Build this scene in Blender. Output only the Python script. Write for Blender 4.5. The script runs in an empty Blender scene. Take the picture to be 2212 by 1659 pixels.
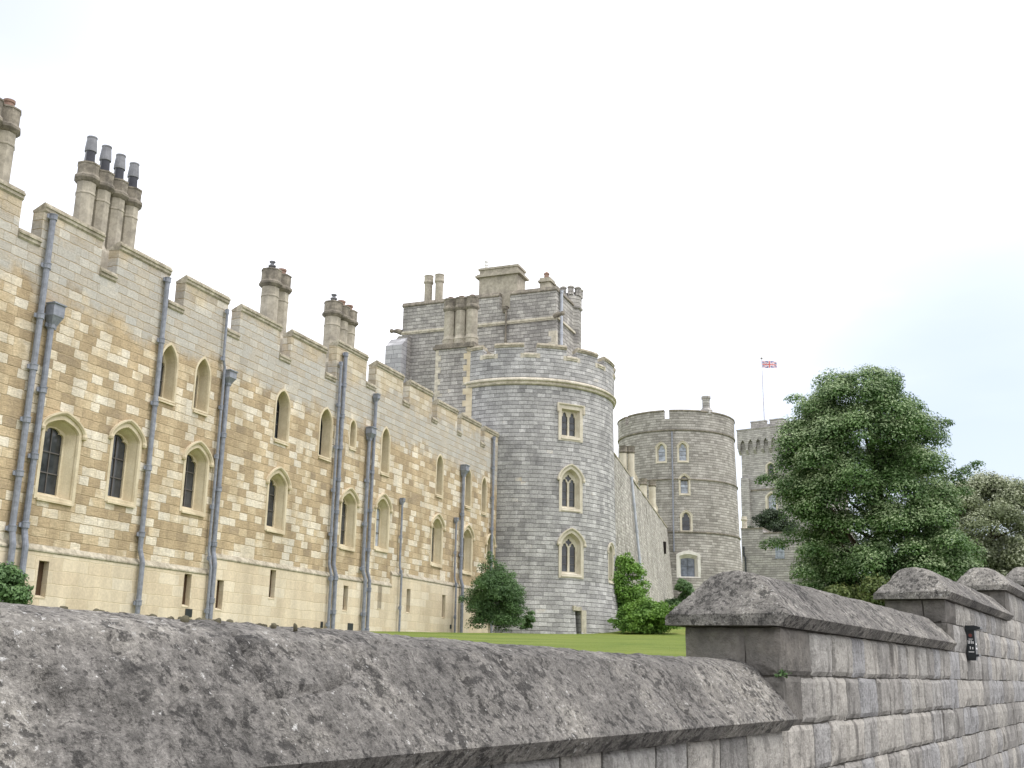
import bpy, bmesh, math, random
import numpy as np
from math import sin, cos, radians, pi, floor, atan2, hypot, sqrt
from mathutils import Vector, Matrix, Euler, noise as MN
from mathutils.geometry import tessellate_polygon

# ---------------------------------------------------------------- camera, sky, sun, exposure
SC = bpy.context.scene
COL = SC.collection
cam_d = bpy.data.cameras.new('camera')
cam_d.sensor_width = 36.0
cam_d.lens = 36.0 * 2380.0 / 2212.0
cam_d.clip_start = 0.05
cam_d.clip_end = 3000.0
cam = bpy.data.objects.new('camera', cam_d)
COL.objects.link(cam)
# eye level is z = 0 in this scene, the pavement lies 1.6 m below it
cam.matrix_world = Matrix.Rotation(pi / 2 + radians(14.6), 4, 'X') @ Matrix.Rotation(radians(1.1), 4, 'Z')
SC.camera = cam
SUN_EL, SUN_AZ = radians(62), radians(105)      # azimuth clockwise from +Y
W = bpy.data.worlds.new('World')
SC.world = W
W.use_nodes = True
wt = W.node_tree
bg = wt.nodes['Background']
sky = wt.nodes.new('ShaderNodeTexSky')
sky.sky_type = 'NISHITA'
sky.sun_disc = False
sky.sun_elevation = SUN_EL
sky.sun_rotation = SUN_AZ
sky.dust_density = 3.0
wtc = wt.nodes.new('ShaderNodeTexCoord')
wmp = wt.nodes.new('ShaderNodeMapping')
wmp.inputs['Scale'].default_value = (1.0, 1.0, 3.2)
wnz = wt.nodes.new('ShaderNodeTexNoise')
wnz.inputs['Scale'].default_value = 1.3
wnz.inputs['Detail'].default_value = 5.0
wrm = wt.nodes.new('ShaderNodeMapRange')
wrm.inputs['From Min'].default_value = 0.40
wrm.inputs['From Max'].default_value = 0.62
wrm.inputs['To Min'].default_value = 0.99
wrm.inputs['To Max'].default_value = 0.86
wmx = wt.nodes.new('ShaderNodeMix')
wmx.data_type = 'RGBA'
wmx.inputs[7].default_value = (9.25, 9.25, 9.8, 1)     # cloud deck
wt.links.new(wtc.outputs['Generated'], wmp.inputs['Vector'])
wt.links.new(wmp.outputs[0], wnz.inputs['Vector'])
wt.links.new(wnz.outputs[0], wrm.inputs['Value'])
prev = wrm.outputs[0]
for dvec, lo, hi, amt in (((0.4021, 0.8958, 0.1895), 0.95, 0.999, 0.46), ((-0.44, 0.74, 0.51), 0.965, 0.999, 0.33)):
    dp = wt.nodes.new('ShaderNodeVectorMath')
    dp.operation = 'DOT_PRODUCT'
    dp.inputs[1].default_value = Vector(dvec).normalized()
    wt.links.new(wtc.outputs['Generated'], dp.inputs[0])
    mr = wt.nodes.new('ShaderNodeMapRange')
    for nm, v in (('From Min', lo), ('From Max', hi), ('To Min', 0.0), ('To Max', amt)):
        mr.inputs[nm].default_value = v
    wt.links.new(dp.outputs['Value'], mr.inputs['Value'])
    nm2 = wt.nodes.new('ShaderNodeMath')
    nm2.operation = 'MULTIPLY'
    wt.links.new(mr.outputs[0], nm2.inputs[0])
    r2 = wt.nodes.new('ShaderNodeMapRange')
    for nm, v in (('From Min', 0.38), ('From Max', 0.58), ('To Min', 0.2), ('To Max', 1.3)):
        r2.inputs[nm].default_value = v
    wt.links.new(wnz.outputs[0], r2.inputs['Value'])
    wt.links.new(r2.outputs[0], nm2.inputs[1])
    sb = wt.nodes.new('ShaderNodeMath')
    sb.operation = 'SUBTRACT'
    sb.use_clamp = True
    wt.links.new(prev, sb.inputs[0])
    wt.links.new(nm2.outputs[0], sb.inputs[1])
    prev = sb.outputs[0]
wt.links.new(prev, wmx.inputs[0])
wt.links.new(sky.outputs[0], wmx.inputs[6])
wt.links.new(wmx.outputs[2], bg.inputs['Color'])
bg.inputs['Strength'].default_value = 0.1
sun_d = bpy.data.lights.new('sun', 'SUN')
sun_d.energy = 1.1
sun_d.angle = radians(25)
sun_d.color = (1.0, 0.95, 0.93)
sun = bpy.data.objects.new('sun', sun_d)
sdir = Vector((sin(SUN_AZ) * cos(SUN_EL), cos(SUN_AZ) * cos(SUN_EL), sin(SUN_EL)))
sun.rotation_euler = sdir.to_track_quat('Z', 'Y').to_euler()
COL.objects.link(sun)
SC.view_settings.view_transform = 'Standard'
SC.view_settings.look = 'None'
SC.view_settings.exposure = 0.95
SC.view_settings.gamma = 1.0
random.seed(7)
RNG = np.random.default_rng(7)

# ---------------------------------------------------------------- node helpers
def lin(r, g, b):
    f = lambda c: (c / 255.0 / 12.92) if c <= 10 else (((c / 255.0) + 0.055) / 1.055) ** 2.4
    return (f(r), f(g), f(b), 1.0)

class G:
    def __init__(s, name):
        s.mat = bpy.data.materials.new(name)
        s.mat.use_nodes = True
        s.t = s.mat.node_tree
        s.p = s.t.nodes['Principled BSDF']
    def n(s, typ, ins=None, **props):
        nd = s.t.nodes.new('ShaderNode' + typ)
        for k, v in props.items():
            setattr(nd, k, v)
        for k, v in (ins or {}).items():
            s.set(nd.inputs[k], v)
        return nd
    def set(s, sock, v):
        if isinstance(v, bpy.types.NodeSocket):
            s.t.links.new(v, sock)
        else:
            if sock.type == 'VECTOR' and hasattr(v, '__len__'):
                v = v[:3]
            sock.default_value = v
    def m(s, op, a, b=0.0, c=0.0, clamp=False):
        return s.n('Math', {0: a, 1: b, 2: c}, operation=op, use_clamp=clamp).outputs[0]
    def mix(s, f, a, b, blend='MIX'):
        return s.n('Mix', {0: f, 6: a, 7: b}, data_type='RGBA', blend_type=blend).outputs[2]
    def ramp(s, f, stops, interp='LINEAR'):
        nd = s.n('ValToRGB', {0: f})
        cr = nd.color_ramp
        cr.interpolation = interp
        while len(cr.elements) < len(stops):
            cr.elements.new(0.5)
        for e, (p, c) in zip(cr.elements, stops):
            e.position = p
            e.color = c
        return nd.outputs[0]
    def noise(s, vec, scale, detail=4.0, rough=0.55):
        return s.n('TexNoise', {'Vector': vec, 'Scale': scale, 'Detail': detail, 'Roughness': rough}).outputs[0]
    def rng(s, v, a, b, c=0.0, d=1.0):
        return s.n('MapRange', {'Value': v, 'From Min': a, 'From Max': b, 'To Min': c, 'To Max': d}).outputs[0]
    def scale_col(s, col, f):
        return s.n('VectorMath', {0: col, 3: f}, operation='SCALE').outputs[0]
    def obj(s):
        return s.n('TexCoord').outputs['Object']
    def stretch(s, vec, sc):
        return s.n('Mapping', {'Vector': vec, 'Scale': sc}).outputs[0]
    def bump(s, h, dist, strength=1.0):
        return s.n('Bump', {'Height': h, 'Distance': dist, 'Strength': strength}).outputs[0]
    def done(s, col, rough=0.85, normal=None, spec=0.3):
        s.set(s.p.inputs['Base Color'], col)
        s.set(s.p.inputs['Roughness'], rough)
        s.p.inputs['Specular IOR Level'].default_value = spec
        if normal is not None:
            s.set(s.p.inputs['Normal'], normal)
        return s.mat

def ashlar(name, h, w, pal, mcol, mort=0.012, r=None, big=0.0, clump=0.25, bump=0.015, grey=None, stain=0.25, wob=0.12, fine=0.35, vj=1.0, con=1.0, top=None, stri=0.0, nsc=0.55):
    """coursed stone: rows of height h, blocks about w long, every block its own tone"""
    g = G(name)
    o = g.obj()
    sp = g.n('SeparateXYZ', {0: o})
    x, y, z = sp.outputs
    if r:
        u = g.m('MULTIPLY', g.m('ARCTAN2', x, g.m('MULTIPLY', y, -1.0)), r)
    else:
        u = g.m('ADD', x, y)
    wn = g.noise(o, 2.5 / (w + 0.2), 3.0)
    wn2 = g.noise(o, 5.0, 2.0)
    v = g.m('ADD', z, g.m('MULTIPLY', g.m('SUBTRACT', wn, 0.5), h * wob * 2))
    v = g.m('ADD', v, g.m('MULTIPLY', g.m('SUBTRACT', wn2, 0.5), h * wob))
    u = g.m('ADD', u, g.m('MULTIPLY', g.m('SUBTRACT', wn2, 0.5), w * wob))
    def layer(hh, ww, off):
        vr = g.m('DIVIDE', v, hh)
        row = g.m('FLOOR', vr)
        fv = g.m('SUBTRACT', vr, row)
        cw = g.m('ADD', g.m('DIVIDE', u, ww), g.m('MULTIPLY', row, 37.71 + off))
        c = g.n('TexVoronoi', {'W': cw, 'Scale': 1.0, 'Randomness': 0.85}, voronoi_dimensions='1D')
        e = g.n('TexVoronoi', {'W': cw, 'Scale': 1.0, 'Randomness': 0.85}, voronoi_dimensions='1D', feature='DISTANCE_TO_EDGE')
        rv = g.n('SeparateColor', {0: c.outputs['Color']})
        du = g.m('MULTIPLY', e.outputs['Distance'], ww)
        dv = g.m('MULTIPLY', g.m('MINIMUM', fv, g.m('SUBTRACT', 1.0, fv)), hh)
        du = g.m('ADD', du, mort * (1.0 - vj))
        return rv.outputs[0], rv.outputs[1], g.m('MINIMUM', du, dv), rv.outputs[2]
    a, a2, da, a3 = layer(h, w, 0.0)
    if big > 0:
        b, b2, db, b3 = layer(2 * h, w * 1.5, 5.3)
        sel = g.m('GREATER_THAN', b2, 1.0 - big)
        val = g.n('Mix', {0: sel, 2: a, 3: b}, data_type='FLOAT').outputs[0]
        dd = g.n('Mix', {0: sel, 2: da, 3: db}, data_type='FLOAT').outputs[0]
    else:
        val, dd = a, da
    big_n = g.noise(o, nsc, 3.0)
    val = g.m('ADD', g.m('MULTIPLY', g.m('SUBTRACT', val, 0.5), con), 0.5)
    val = g.m('ADD', val, g.m('MULTIPLY', g.m('SUBTRACT', big_n, 0.5), clump * 2), clamp=True)
    col = g.ramp(val, pal)
    fn = g.noise(o, 14.0, 5.0, 0.65)
    col = g.scale_col(col, g.rng(fn, 0.25, 0.75, 1.0 - fine, 1.0 + fine))
    if stri:
        sn = g.noise(g.stretch(o, (1.0, 1.0, 9.0)), 3.2, 4.0, 0.65)
        col = g.scale_col(col, g.rng(sn, 0.3, 0.7, 1.0 - stri, 1.0 + stri))
    if stain:
        st = g.noise(g.stretch(o, (0.9, 0.9, 0.14)), 1.4, 5.0, 0.6)
        col = g.scale_col(col, g.rng(st, 0.36, 0.66, 1.0 - stain, 1.08))
    if grey:
        z0, z1, gc = grey
        gn = g.noise(o, 0.8, 4.0, 0.6)
        zz = g.m('ADD', z, g.m('MULTIPLY', g.m('SUBTRACT', gn, 0.5), 3.4))
        if top:
            tf = g.m('MULTIPLY', g.rng(zz, z1 + 0.2, z1 + 1.0), g.rng(a2, 0.0, 1.0, 0.35, 0.85))
            col = g.mix(tf, col, g.scale_col(top, g.rng(fn, 0.25, 0.75, 0.85, 1.15)))
        f = g.m('MULTIPLY', g.rng(zz, z0, z0 + 0.7), g.rng(zz, z1, z1 + 0.7, 1.0, 0.15))
        f = g.m('MULTIPLY', f, g.rng(a2, 0.0, 1.0, 0.62, 0.95))
        col = g.mix(f, col, g.scale_col(gc, g.rng(fn, 0.25, 0.75, 0.8, 1.2)))
    mask = g.rng(dd, mort * 0.45, mort * 1.3)
    col = g.mix(mask, mcol, col)
    hgt = g.m('ADD', g.m('MULTIPLY', mask, 0.6), g.m('MULTIPLY', g.noise(o, 9.0, 5.0, 0.7), 0.8))
    hgt = g.m('ADD', hgt, g.m('MULTIPLY', a3, 0.25))
    if stri:
        hgt = g.m('ADD', hgt, g.m('MULTIPLY', sn, 0.8))
    return g.done(col, 0.9, g.bump(hgt, bump), 0.2)

def smooth_stone(name, c1, c2, c3, scale=1.2, bump=0.006, dark=0.0, grain=30.0, streak=0.5):
    g = G(name)
    o = g.obj()
    n1 = g.noise(o, scale, 5.0, 0.6)
    n2 = g.noise(g.stretch(o, (1.0, 1.0, 0.2)), scale * 1.7, 4.0, 0.6)
    n3 = g.noise(o, grain, 4.0, 0.7)
    col = g.ramp(n1, [(0.3, c1), (0.5, c2), (0.7, c3)])
    col = g.mix(g.rng(n2, 0.45, 0.7, 0.0, streak), col, c1)
    if dark:
        col = g.scale_col(col, g.rng(g.noise(o, scale * 3.5, 6.0, 0.7), 0.42, 0.62, 1.0, 1.0 - dark))
    col = g.scale_col(col, g.rng(n3, 0.25, 0.75, 0.86, 1.12))
    return g.done(col, 0.88, g.bump(g.m('ADD', n3, g.m('MULTIPLY', n1, 2.0)), bump), 0.2)

def plain(name, c, rough=0.6, spec=0.4, metal=0.0, var=0.2, sc=3.0):
    g = G(name)
    o = g.obj()
    nz = g.noise(o, sc, 5.0, 0.6)
    g.p.inputs['Metallic'].default_value = metal
    col = g.scale_col(c, g.rng(nz, 0.3, 0.7, 1 - var, 1 + var))
    return g.done(col, rough, g.bump(nz, 0.003), spec)

def leafmat(name, dark, mid, tip, trans=0.25):
    g = G(name)
    rp = g.n('NewGeometry').outputs['Random Per Island']
    at = g.n('Attribute', None, attribute_name='tip').outputs['Fac']
    o = g.obj()
    nz = g.noise(o, 0.9, 3.0)
    f = g.m('ADD', g.m('MULTIPLY', rp, 0.35), g.m('MULTIPLY', g.rng(nz, 0.3, 0.7), 0.6), clamp=True)
    col = g.ramp(f, [(0.15, dark), (0.75, mid)])
    reg = g.noise(o, 0.45, 2.0)
    col = g.mix(g.m('MULTIPLY', g.m('MULTIPLY', at, g.rng(rp, 0.0, 1.0, 0.7, 1.0)), g.rng(reg, 0.38, 0.6, 0.15, 1.0)), col, tip)  # pale shoots and painted top light mixed into the leaf colour
    g.done(col, 0.55, None, 0.35)
    tr = g.n('BsdfTranslucent', {'Color': col})
    mx = g.n('MixShader', {0: trans, 1: g.p.outputs[0], 2: tr.outputs[0]})
    g.t.links.new(mx.outputs[0], g.t.nodes['Material Output'].inputs['Surface'])
    return g.mat

M = {}
ochre_pal = [(0.0, lin(158, 142, 117)), (0.2, lin(176, 157, 126)), (0.45, lin(187, 168, 136)), (0.62, lin(197, 180, 149)), (0.72, lin(212, 200, 176)), (1.0, lin(220, 212, 194))]
M['ochre'] = ashlar('honey_ashlar', 0.28, 0.50, ochre_pal, lin(162, 145, 114), 0.012, big=0.06, clump=0.42, bump=0.02, vj=0.35, stri=0.2, nsc=1.0,
                    grey=(8.5, 10.7, lin(176, 174, 166)), stain=0.24, fine=0.24, con=0.9, top=lin(196, 186, 160))
M['plinth'] = ashlar('pale_plinth_stone', 0.36, 1.0, [(0.0, lin(203, 188, 162)), (0.5, lin(211, 198, 173)), (1.0, lin(217, 206, 184))],
                     lin(200, 186, 156), 0.01, clump=0.35, bump=0.008, stain=0.16, fine=0.14)
M['cream'] = smooth_stone('cream_dressed_stone', lin(184, 170, 142), lin(205, 193, 165), lin(217, 207, 182), 1.5)
M['coping'] = smooth_stone('weathered_coping_stone', lin(142, 134, 118), lin(182, 174, 154), lin(204, 197, 178), 2.2, 0.006, 0.35)
M['chimney'] = smooth_stone('chimney_stone', lin(148, 142, 129), lin(175, 168, 151), lin(191, 184, 167), 1.6, 0.006, 0.25)
M['chimney_dark'] = smooth_stone('dark_mottled_stone', lin(104, 99, 90), lin(138, 131, 118), lin(168, 160, 144), 2.4, 0.006, 0.3)  # darker mottled stone for caps, cornices, copings and string courses
M['tower_trim'] = smooth_stone('tower_trim_stone', lin(172, 165, 147), lin(204, 197, 178), lin(219, 213, 197), 2.0, 0.005, 0.25)
M['tower_cream'] = smooth_stone('tower_window_stone', lin(184, 176, 157), lin(201, 194, 175), lin(212, 206, 189), 1.6, 0.005)
greypal = [(0.0, lin(134, 133, 132)), (0.25, lin(156, 155, 153)), (0.5, lin(171, 170, 167)), (0.8, lin(184, 183, 180)), (0.93, lin(200, 199, 196)), (1.0, lin(190, 180, 162))]
M['tower'] = ashlar('grey_heathstone', 0.235, 0.43, greypal, lin(98, 97, 95), 0.014, r=5.55, clump=0.42, bump=0.03, stain=0.2, vj=0.35, con=0.72)
M['block'] = ashlar('grey_block_stone', 0.235, 0.40, [(0.0, lin(132, 129, 124)), (0.3, lin(156, 153, 147)), (0.7, lin(176, 173, 165)), (0.92, lin(192, 189, 181)), (1.0, lin(196, 188, 168))],
                    lin(98, 95, 90), 0.015, clump=0.4, bump=0.03, stain=0.25, vj=0.45, con=0.65)
M['pale_block'] = ashlar('pale_blue_grey_block', 0.3, 0.7, [(0.0, lin(156, 156, 157)), (1.0, lin(182, 182, 182))], lin(112, 112, 113), 0.014, clump=0.3, bump=0.01, stain=0.15, fine=0.15)
M['tower_far'] = ashlar('grey_brown_tower_stone', 0.24, 0.5, [(0.0, lin(130, 126, 119)), (0.3, lin(154, 150, 142)), (0.7, lin(172, 168, 160)), (1.0, lin(190, 186, 178))],
                        lin(102, 99, 93), 0.02, r=5.8, clump=0.35, bump=0.03, stain=0.2, vj=0.4, con=0.7)
M['far_block'] = ashlar('far_grey_stone', 0.25, 0.5, [(0.0, lin(142, 139, 135)), (0.4, lin(165, 162, 157)), (1.0, lin(192, 189, 182))],
                        lin(112, 108, 102), 0.022, clump=0.3, bump=0.03, stain=0.15, vj=0.4, con=0.7)
M['rubble'] = ashlar('rubble_wall_stone', 0.2, 0.26, [(0.0, lin(150, 146, 138)), (0.4, lin(178, 174, 165)), (0.8, lin(196, 192, 183)), (1.0, lin(210, 207, 198))],
                     lin(160, 156, 147), 0.02, clump=0.25, bump=0.05, stain=0.32, wob=0.5)
M['white_trim'] = smooth_stone('whitewashed_trim', lin(196, 192, 182), lin(222, 219, 210), lin(232, 229, 222), 2.0)
M['lead'] = plain('lead_grey_paint', lin(130, 134, 143), 0.6, 0.35, 0.0, 0.28, 7.0)
M['lead_light'] = plain('lead_sheet', lin(176, 181, 188), 0.6, 0.4)
M['dark'] = plain('dark_void', lin(46, 42, 40), 0.9, 0.1)
M['slit'] = plain('slit_shade_back', lin(78, 62, 48), 0.9, 0.1)  # dark brown backing, the shade inside the slits put into its colour
M['black'] = plain('black_iron', lin(26, 32, 34), 0.4, 0.5)
M['bar'] = plain('window_bar_paint', lin(92, 88, 84), 0.5, 0.4)
M['bar_white'] = plain('white_bar_paint', lin(205, 205, 200), 0.5, 0.4)
M['terracotta'] = plain('terracotta_pot', lin(140, 116, 102), 0.8, 0.2)
M['metal_cowl'] = plain('galvanised_cowl', lin(128, 129, 132), 0.8, 0.3, 0.0, 0.3)
M['cowl_dark'] = plain('cowl_opening_shade', lin(70, 71, 76), 0.8, 0.2)  # dark tone painted for the shade inside the cowl opening
M['roof'] = plain('roof_lead', lin(120, 122, 126), 0.7)
M['white'] = plain('white_paint', lin(225, 225, 222), 0.5)
M['pole'] = plain('pole_paint', lin(176, 172, 182), 0.5)
M['red'] = plain('red_paint', lin(120, 62, 56), 0.5)
M['bark'] = smooth_stone('bark', lin(52, 44, 34), lin(74, 62, 48), lin(96, 84, 66), 4.0, 0.02, 0.3)
def glassmat(name, base, rough):
    g = G(name)
    o = g.obj()
    oi = g.n('ObjectInfo').outputs['Random']
    o = g.n('VectorMath', {0: o, 1: g.n('CombineXYZ', {0: g.m('MULTIPLY', oi, 40.0), 1: oi, 2: oi}).outputs[0]}, operation='ADD').outputs[0]
    nz = g.noise(o, 2.2, 4.0)
    col = g.ramp(nz, [(0.35, base), (0.65, tuple(c * 2.6 for c in base[:3]) + (1,))])
    return g.done(col, rough, g.bump(g.noise(o, 2.2, 2.0), 0.01), 0.5)
M['glass'] = glassmat('old_window_glass', lin(44, 46, 48), 0.12)
M['glass_mid'] = glassmat('grey_window_glass', lin(74, 80, 88), 0.1)
M['glass_pale'] = glassmat('pale_window_glass', lin(120, 126, 134), 0.1)
M['leaf_oak'] = leafmat('evergreen_leaf', lin(48, 78, 34), lin(92, 128, 62), lin(170, 186, 142))
M['leaf_pale'] = leafmat('grey_green_leaf', lin(88, 100, 68), lin(142, 152, 114), lin(196, 200, 174))
M['leaf_bush'] = leafmat('shrub_leaf', lin(56, 84, 46), lin(98, 130, 78), lin(132, 162, 108))
M['leaf_laurel'] = leafmat('laurel_leaf', lin(76, 112, 44), lin(120, 160, 66), lin(150, 184, 90))
M['leaf_dark'] = leafmat('yew_leaf', lin(26, 38, 22), lin(48, 66, 36), lin(62, 84, 46), 0.1)
M['leaf_scrub'] = leafmat('scrub_leaf', lin(66, 84, 42), lin(104, 120, 64), lin(140, 140, 88))

def grassmat():
    g = G('mown_grass')
    o = g.obj()
    n1 = g.noise(o, 0.35, 5.0, 0.6)
    n2 = g.noise(g.stretch(o, (1.0, 1.0, 1.0)), 3.0, 6.0, 0.7)
    n3 = g.noise(o, 60.0, 3.0, 0.7)
    f = g.m('ADD', g.m('MULTIPLY', n1, 0.6), g.m('MULTIPLY', n2, 0.4))
    col = g.ramp(f, [(0.36, lin(86, 106, 46)), (0.5, lin(108, 123, 57)), (0.64, lin(132, 137, 72))])
    col = g.scale_col(col, g.rng(n3, 0.3, 0.7, 0.75, 1.2))
    return g.done(col, 0.9, g.bump(n3, 0.02), 0.1)
M['grass'] = grassmat()

def capmat():
    g = G('lichened_coping')
    o = g.obj()
    n1 = g.noise(o, 2.2, 6.0, 0.65)
    n2 = g.noise(o, 16.0, 6.0, 0.75)
    n3 = g.noise(o, 85.0, 4.0, 0.75)
    n4 = g.noise(o, 7.0, 4.0, 0.6)
    vo = g.n('TexVoronoi', {'Vector': o, 'Scale': 24.0}).outputs['Distance']
    n5 = g.noise(g.stretch(o, (3.0, 1.0, 1.0)), 9.0, 5.0, 0.7)
    col = g.ramp(n1, [(0.3, lin(102, 100, 96)), (0.5, lin(132, 129, 123)), (0.7, lin(166, 162, 152))])
    col = g.scale_col(col, g.rng(n2, 0.3, 0.7, 0.6, 1.36))
    col = g.scale_col(col, g.rng(n5, 0.3, 0.7, 0.72, 1.26))
    d = g.m('MULTIPLY', g.rng(n2, 0.50, 0.58), g.rng(n4, 0.42, 0.56))
    col = g.mix(g.m('MULTIPLY', d, 0.7), col, lin(56, 55, 53))
    m1 = g.noise(o, 58.0, 4.0, 0.7)
    m2 = g.noise(o, 190.0, 4.0, 0.8)
    m3 = g.noise(o, 30.0, 5.0, 0.7)
    reg = g.noise(o, 3.1, 4.0, 0.6)
    col = g.mix(g.m('MULTIPLY', g.rng(g.m('ADD', m3, g.m('MULTIPLY', reg, 0.35)), 0.71, 0.77), 0.75), col, lin(54, 53, 51))
    wh = g.m('ADD', m1, g.m('MULTIPLY', g.m('SUBTRACT', n1, 0.5), 0.35))
    col = g.mix(g.m('MULTIPLY', g.rng(wh, 0.64, 0.68), 0.8), col, lin(200, 199, 194))
    col = g.mix(g.m('MULTIPLY', g.rng(m1, 0.42, 0.36), 0.65), col, lin(60, 58, 56))
    col = g.scale_col(col, g.rng(n3, 0.3, 0.7, 0.62, 1.4))
    col = g.scale_col(col, g.rng(m2, 0.3, 0.7, 0.68, 1.34))
    h = g.m('ADD', g.m('MULTIPLY', n2, 1.0), g.m('ADD', g.m('MULTIPLY', n3, 0.4), g.m('MULTIPLY', m2, 0.2)))
    return g.done(col, 0.92, g.bump(h, 0.026), 0.2)
M['cap'] = capmat()

def blockmat():
    g = G('split_stone_block')
    o = g.obj()
    rp = g.n('NewGeometry').outputs['Random Per Island']
    n2 = g.noise(o, 9.0, 6.0, 0.7)
    n3 = g.noise(o, 70.0, 4.0, 0.7)
    nv = g.noise(g.stretch(o, (6.0, 6.0, 0.9)), 2.4, 5.0, 0.65)
    col = g.ramp(rp, [(0.0, lin(138, 136, 131)), (0.25, lin(160, 157, 150)), (0.5, lin(156, 156, 155)), (0.75, lin(167, 164, 156)), (1.0, lin(176, 172, 163))])
    col = g.scale_col(col, g.rng(n2, 0.3, 0.7, 0.78, 1.18))
    col = g.mix(g.rng(nv, 0.50, 0.68, 0.0, 0.75), col, lin(84, 81, 77))
    n4 = g.noise(o, 200.0, 4.0, 0.8)
    col = g.scale_col(col, g.rng(n3, 0.3, 0.7, 0.74, 1.25))
    col = g.scale_col(col, g.rng(n4, 0.3, 0.7, 0.72, 1.28))
    col = g.mix(g.m('MULTIPLY', g.rng(g.noise(o, 32.0, 4.0, 0.7), 0.58, 0.66), 0.5), col, lin(84, 82, 78))
    return g.done(col, 0.9, g.bump(g.m('ADD', n2, g.m('ADD', g.m('MULTIPLY', n3, 0.6), g.m('MULTIPLY', n4, 0.25))), 0.016), 0.2)
M['stone_block'] = blockmat()
M['stone_end'] = smooth_stone('dark_end_block', lin(88, 85, 80), lin(112, 109, 103), lin(134, 129, 120), 3.0, 0.01, 0.3, 60.0)
M['mortar'] = smooth_stone('old_mortar', lin(66, 64, 59), lin(84, 81, 75), lin(104, 100, 92), 4.0, 0.008, 0.2, 50.0)
M['pavement'] = smooth_stone('pavement_stone', lin(96, 95, 92), lin(114, 112, 108), lin(130, 127, 122), 1.0, 0.004)
M['moss'] = plain('moss_tuft', lin(92, 88, 72), 0.95, 0.1, 0, 0.4, 40.0)

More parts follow.
